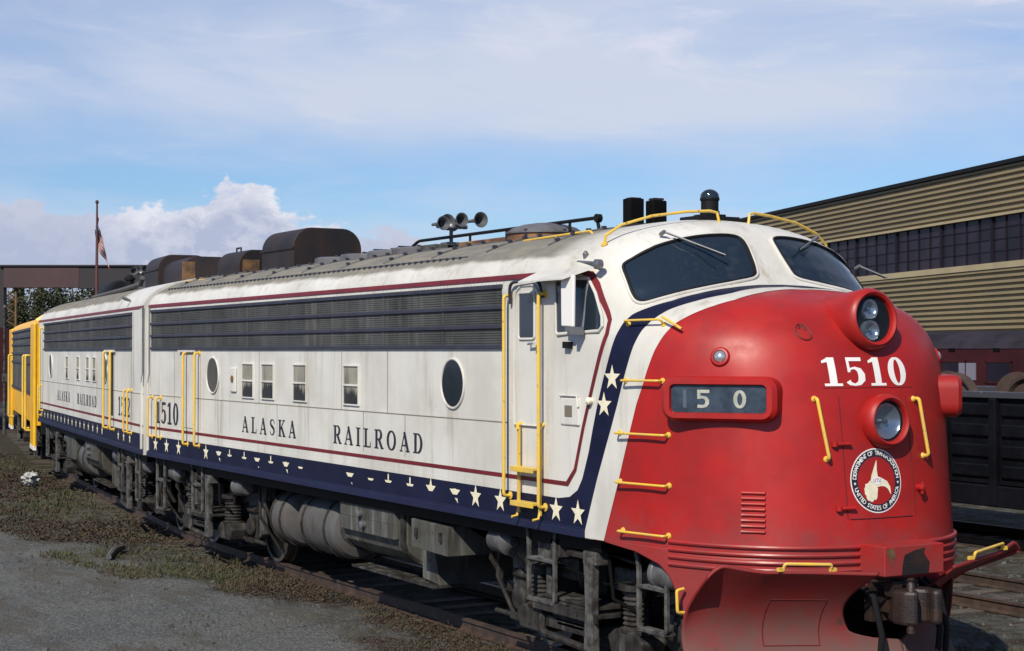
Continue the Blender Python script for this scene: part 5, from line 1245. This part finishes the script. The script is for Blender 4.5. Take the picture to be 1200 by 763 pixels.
for i in range(14):
    x = -20.5+i*2.1
    t = MB(); t.b2((x, -1.52, 1.95), (x+1.1, -1.49, 2.62)); wn = t.build('window', M_pane if i % 4 else M_cwhite if False else M_pane, CAR)
    t = MB()
    for a, b in (((x-.05, 1.90), (x+1.15, 1.95)), ((x-.05, 2.62), (x+1.15, 2.67)), ((x-.05, 1.9), (x, 2.67)), ((x+1.1, 1.9), (x+1.15, 2.67))): t.b2((a[0], -1.54, a[1]), (b[0], -1.5, b[1]))
    t.build('frame', M_maroon, wn)
    t = MB(); t.b2((x+.3, -1.53, 3.0), (x+.6, -1.49, 3.12)); t.build('vent', M_black, CAR)
for x in (-5.1, -2.9):
    t = MB(); t.b2((x, -1.535, 2.0), (x+.8, -1.50, 2.6)); t.build('window_blind', mat('pale_blind', (0.16, 0.15, 0.19), 0.6), CAR)
GLX = {c: GL[c] for c in 'RAILOD'}
def gold_word(x0, x1, z0, h): 
    for g in word('RAILROAD', x0, x1, z0, h, 1.2): flat_decal(g, lambda a, b: (a, -1.508, b)).build('letter', M_gold, CAR)
gold_word(-9.55, -4.35, 2.84, .24)
for xc in (-19, 7):
    t = MB()
    for ax in (-1.2, 1.2):
        for sg in (-1, 1): t.lathe([(.1, 0), (.45, 0), (.48, .12), (.1, .12)], (xc+ax, sg*.7, .45), (0, sg, 0), 24)
    t.b2((xc-1.8, -1.1, .5), (xc+1.8, 1.1, .85)); t.build('truck', M_black, CAR)
M_gon = mat('glossy_black_paint', (0.004, 0.0042, 0.006), 0.35, var=0.4, vscale=2, vcol=(0.008, 0.008, 0.011), bump=0.5, bscale=3.5, spec=0.18, spots=(0.02, 0.02, 0.024), spt=0.68, spscale=4)
GON = empty('gondola_car', (-6.0, 11.0, 0), 0, 'black steel gondola car standing on the track behind the red nose', 'railcar')
g0, g1 = -10.5, 7.5
t = MB()
t.b2((g0, -1.45, .95), (g1, -1.38, 2.30)); t.b2((g0, 1.38, .95), (g1, 1.45, 2.30)); t.b2((g0, -1.4, .95), (g0+.08, 1.4, 2.30)); t.b2((g1-.08, -1.4, .95), (g1, 1.4, 2.30)); t.b2((g0, -1.4, .85), (g1, 1.4, .95)); t.b2((g0, -.3, .45), (g1, .3, .88))
gb = t.build('carbody', M_gon, GON)
t = MB(); t.b2((g0-.03, -1.53, 2.28), (g1+.03, -1.36, 2.38)); t.b2((g0-.03, 1.36, 2.28), (g1+.03, 1.53, 2.38)); t.build('top_chord', mat('scuffed_black_chord', (0.05, 0.05, 0.06), 0.35, spots=(0.3, 0.3, 0.32), spt=0.62, spscale=9), gb, bevel=.01)
x = g0+.1
while x < g1:
    t = MB(); t.prism([(x-.07, 0)], .1) if False else None; t.b2((x-.07, -1.56, .62), (x+.07, -1.45, 2.28)); t.build('side_stake', M_gon, GON, bevel=.02); x += 1.05
x = g0+.1
while x < g1-1:
    for z in (1.05, 1.36, 1.68, 2.0):
        t = MB(); t.b2((x+.13, -1.50, z), (x+.92, -1.45, z+.20)); t.build('panel', M_gon, gb, bevel=.05)
    x += 1.05
t = MB(); t.b2((g0, -1.52, .60), (g1, -1.40, .93)); t.build('side_sill', M_gon, GON, bevel=.02)
def car_truck(root, xc):
    t = MB(); t.prism([(xc-1.2, .35), (xc-1.2, .62), (xc-.5, .85), (xc+.5, .85), (xc+1.2, .62), (xc+1.2, .35), (xc+.9, .35), (xc+.5, .25), (xc-.5, .25), (xc-.9, .35)], .14, 'y', -1.12); t.b2((xc-.3, -1.0, .3), (xc+.3, 1.0, .7)); tr = t.build('truck', M_black, root)
    for ax in (-.85, .85):
        for sg in (-1, 1):
            t = MB(); t.lathe([(.02, .0), (.3, .0), (.38, .06), (.42, .1), (.45, 0), (.45, -.03)], (xc+ax, sg*.74, .42), (0, sg, 0), 28); t.build('wheel', M_wheel, tr)
car_truck(GON, 5.3); car_truck(GON, -8.3)
t = MB(); t.tube([(5.2, -1.6, .75), (7.2, -1.6, .35)], .04, 6); t.build('brake_rod', M_hang, GON)
M_wsrust = mat('rusty_wheel', (0.045, 0.028, 0.022), 0.75, var=0.4, vscale=3, vcol=(0.07, 0.042, 0.03))
def wheelset(x, lab, yaw=0.0, redhub=False):
    r = empty('wheelset', (x, 10.75, 2.12), yaw, lab, 'wheelset', 'wheelsets loaded in the black gondola')
    for sg in (-1, 1):
        t = MB(); t.lathe([(.12, .10), (.16, .10), (.2, .04), (.42, .02), (.46, .09), (.50, .10), (.505, .0), (.54, -.01), (.54, -.04), (.1, -.04)], (0, sg*.72, 0), (0, sg, 0), 40); t.build('wheel', M_wsrust, r)
        t = MB(); t.lathe([(.13, .10), (.13, .13), (.07, .135)], (0, sg*.72, 0), (0, sg, 0), 16); t.build('hub', M_stripe if redhub else M_black, r)
    t = MB(); t.tube([(0, -1.02, 0), (0, 1.02, 0)], .085, 14); t.build('axle', M_black, r)
wheelset(-9.35, 'rusty wheelset with a red hub resting in the gondola next to the nose', 0, True)
wheelset(-7.75, 'rusty wheelset in the gondola at the right edge of the photo')
wheelset(-10.95, 'rusty wheelset in the gondola partly hidden behind the number board')

# ------------------------------------------------------------ far left: gantry, flag, trees
M_beam = mat('dark_maroon_steel', (0.040, 0.016, 0.020), 0.6, var=0.3, vscale=.6, vcol=(0.055, 0.022, 0.024))
M_beam2 = mat('black_steel', (0.013, 0.010, 0.013), 0.6)
GT = empty('gantry_crane', (-82.3, 10.5, -.16), 0, 'dark maroon steel gantry crane with a deep girder spanning the far tracks', 'crane')
gd = Vector((-78.2+81.9, 17.4-10.8, 0)).normalized()
def gp(u, n, z): 
    nn = Vector((-gd.y, gd.x, 0)); p = gd*u+nn*n; return (p.x, p.y, z+.16)
def gbox(name, m, u0, u1, n0, n1, z0, z1, par=GT):
    t = MB(); vs = [gp(u, n, z) for z in (z0, z1) for n in (n0, n1) for u in (u0, u1)]; t.add(vs, [(0, 2, 3, 1), (4, 5, 7, 6), (0, 1, 5, 4), (2, 6, 7, 3), (0, 4, 6, 2), (1, 3, 7, 5)]); return t.build(name, m, par)
g_ = gbox('girder', M_beam, .25, 4.4, -.4, .4, 6.55, 7.72); gbox('girder', M_beam2, 4.4, 13, -.38, .38, 6.5, 7.68); gbox('girder_flange', M_beam2, 0, 13, -.5, .5, 7.72, 7.80); gbox('girder', M_beam2, -6, -.2, -.3, .3, 7.0, 7.4)
gbox('leg', M_beam2, -.2, .22, -.3, .3, -.16, 7.80)
t = MB()
for i in range(9):
    z = .5+i*.7; t.tube([gp(.35, -.1, z), gp(.85, -.1, z+.35), gp(.35, -.1, z+.7)], .05, 4)
t.tube([gp(.85, -.1, -.1), gp(.85, -.1, 6.5)], .08, 6); t.build('lattice', M_rust, GT); gbox('leg', M_beam2, 12.4, 12.9, -.3, .3, -.16, 6.5)
FP = Vector((-74.5, 13.7, 0))
pole = MB(); pole.lathe([(.10, 0), (.09, 6), (.05, 10.9), (.09, 10.95), (.09, 11.05), (.01, 11.12)], (FP.x, FP.y, -.16), (0, 0, 1), 12)
fp = tag(pole.build('flagpole', mat('rust_red_pole', (0.10, 0.035, 0.03), 0.6)), 'thin dark flagpole rising in front of the maroon gantry girder', 'flagpole')
def flag():
    root = empty('flag', (FP.x, FP.y, 7.4), 0, 'limp striped american flag hanging from the flagpole', 'flag')
    M_f = {k: mat(k+'_flag_cloth', c, .8) for k, c in (('red', (0.20, 0.02, 0.02)), ('white', (0.40, 0.36, 0.36)), ('navy', (0.02, 0.025, 0.08)))}
    lat = Vector((math.sin(TH), math.cos(TH), 0)); dep = Vector((-math.cos(TH), math.sin(TH), 0))
    t = MB(); vs = []; NA, NB = 26, 24
    for i in range(NA+1):
        for j in range(NB+1):
            a, b = i/NA, j/NB        # a across stripes' length (fly), b along hoist (stripes)
            z = 2.75-b*1.15-a*1.75*(.75+.25*b)+.05*math.sin(a*9)
            w_ = .08+(.14+.52*a*(.5+.5*b))*(.55+.45*b); lat_o = w_*(a**.7)+.05*math.sin(a*14+b*5)*a; d_ = .14*math.sin(a*10+b*7)
            p = lat*(lat_o-.10*b*(1-a))+dep*d_; vs.append((p.x, p.y, z))
    for i in range(NA):
        for j in range(NB):
            a, b = (i+.5)/NA, (j+.5)/NB; t.cur = 2 if (a < .4 and b < .54) else (0 if int(b*13) % 2 == 0 else 1)
            t.add([vs[q] for q in (i*(NB+1)+j, i*(NB+1)+j+1, (i+1)*(NB+1)+j+1, (i+1)*(NB+1)+j)], [(0, 1, 2, 3)], True)
    t.build('cloth', [M_f['red'], M_f['white'], M_f['navy']], root)
flag()
# trees
M_leafm = [mat('dark_spruce_foliage', (0.018, 0.032, 0.016), 0.85, var=0.5, vscale=.6, vcol=(0.035, 0.05, 0.022)), mat('olive_birch_foliage', (0.05, 0.055, 0.02), 0.85, var=0.5, vscale=.7, vcol=(0.03, 0.04, 0.016))]
M_bark = mat('grey_bark', (0.09, 0.075, 0.06), 0.9)
def tree_mesh(kind, h, seed):
    q = random.Random(seed); t = MB()
    if kind == 0:
        for k in range(2600):
            f = q.random()**.75; z = h*(.10+.90*f); R_ = h*.17*(1-f)*(.75+.35*math.sin(f*40+q.uniform(0, .8)))+.1; a = q.uniform(0, 6.283); rr = R_*math.sqrt(q.random())
            c = Vector((rr*math.cos(a), rr*math.sin(a), z-rr*.35)); s = q.uniform(.10, .26)
            u = Vector((math.cos(a), math.sin(a), -.4))*s; v = Vector((-math.sin(a), math.cos(a), q.uniform(-.3, .3)))*s*.45; t.add([c-u, c-v, c+u, c+v], [(0, 1, 2, 3)])
    else:
        cl = [(Vector((q.gauss(0, h*.13), q.gauss(0, h*.13), h*q.uniform(.35, .93))), h*q.uniform(.07, .15)) for _ in range(22)]
        for k in range(2800):
            c0, R_ = q.choice(cl); d = Vector((q.gauss(0, 1), q.gauss(0, 1), q.gauss(0, .8))).normalized()*R_*q.random()**.4; c = c0+d; s = q.uniform(.09, .2)
            u = Vector((q.gauss(0, 1), q.gauss(0, 1), q.gauss(0, 1))).normalized()*s; v = u.cross(Vector((q.gauss(0, 1), q.gauss(0, 1), 1))).normalized()*s*.5; t.add([c-u, c-v, c+u, c+v], [(0, 1, 2, 3)])
    tk = MB(); tk.tube([(0, 0, -.1), (.03*h*.3, 0, h*.4), (0, .02*h, h*.92)], [h*.022, h*.014, h*.003], 7)
    for _ in range(7):
        z = h*q.uniform(.3, .75); a = q.uniform(0, 6.283); tk.tube([(0, 0, z), (math.cos(a)*h*.1, math.sin(a)*h*.1, z+h*.08)], [h*.008, h*.002], 4)
    return t, tk
protos = []
def tree(x, y, h, kind, pid, lab):
    r = empty('spruce_tree' if kind == 0 else 'birch_tree', (x, y, -.16), rnd.uniform(0, 6), lab, 'tree', 'trees beyond the rail yard')
    key = (kind, pid)
    if key not in PROTO:
        a, b = tree_mesh(kind, 10, 100+kind*10+pid); PROTO[key] = (a.build('crown', M_leafm[kind], r, fix=False).data, b.build('trunk', M_bark, r).data)
    else:
        for nm, d in zip(('crown', 'trunk'), PROTO[key]): link(bpy.data.objects.new(nm, d), r)
    r.scale = (h/10*1.15, h/10*1.15, h/10)
PROTO = {}
rt = Vector((math.sin(TH), math.cos(TH), 0)); fw = Vector((-math.cos(TH), math.sin(TH), 0)); C0 = Vector((10.1, -9.35, 0))
def place(px, Z): p = C0+fw*Z+rt*((px-600)/1900*Z); return p.x, p.y
specs = []
for i in range(44):
    px = -60+i*8+rnd.uniform(-5, 5); Z = rnd.uniform(118, 165); kind = 0 if i % 3 else 1
    x, y = place(px, Z); tree(x, y, (rnd.uniform(7.8, 9.6))*Z/140, kind, i % 3, 'dark spruce in the tree row seen under the gantry girder' if kind == 0 else 'olive leafy tree in the tree row seen under the gantry girder')
# maroon boxcar and pole at the extreme left
x, y = place(-32, 70)
BX = empty('boxcar', (x, y, 0), -R(12), 'dark maroon boxcar at the far left edge beyond the yellow locomotive', 'railcar')
t = MB(); t.b2((-7, -1.5, 1.0), (6, 1.5, 3.9)); t.prism([(-1.5, 3.9), (0, 4.15), (1.5, 3.9)], 13, 'x', -7); t.build('carbody', M_maroon, BX)
t = MB(); t.b2((-1.3, -1.58, 1.1), (1.3, -1.5, 3.75)); t.build('door', M_beam, BX); car_truck(BX, 4.2); car_truck(BX, -5.2)
x, y = place(5.5, 62); t = MB(); t.lathe([(.06, 0), (.05, 4.8), (.09, 4.85), (.02, 4.95)], (x, y, -.16), (0, 0, 1), 10); t.box((x, y, 2.0), (.16, .16, .3)); tag(t.build('yard_post', M_hang), 'slim pale grey post at the far left beside the yellow locomotive', 'post')
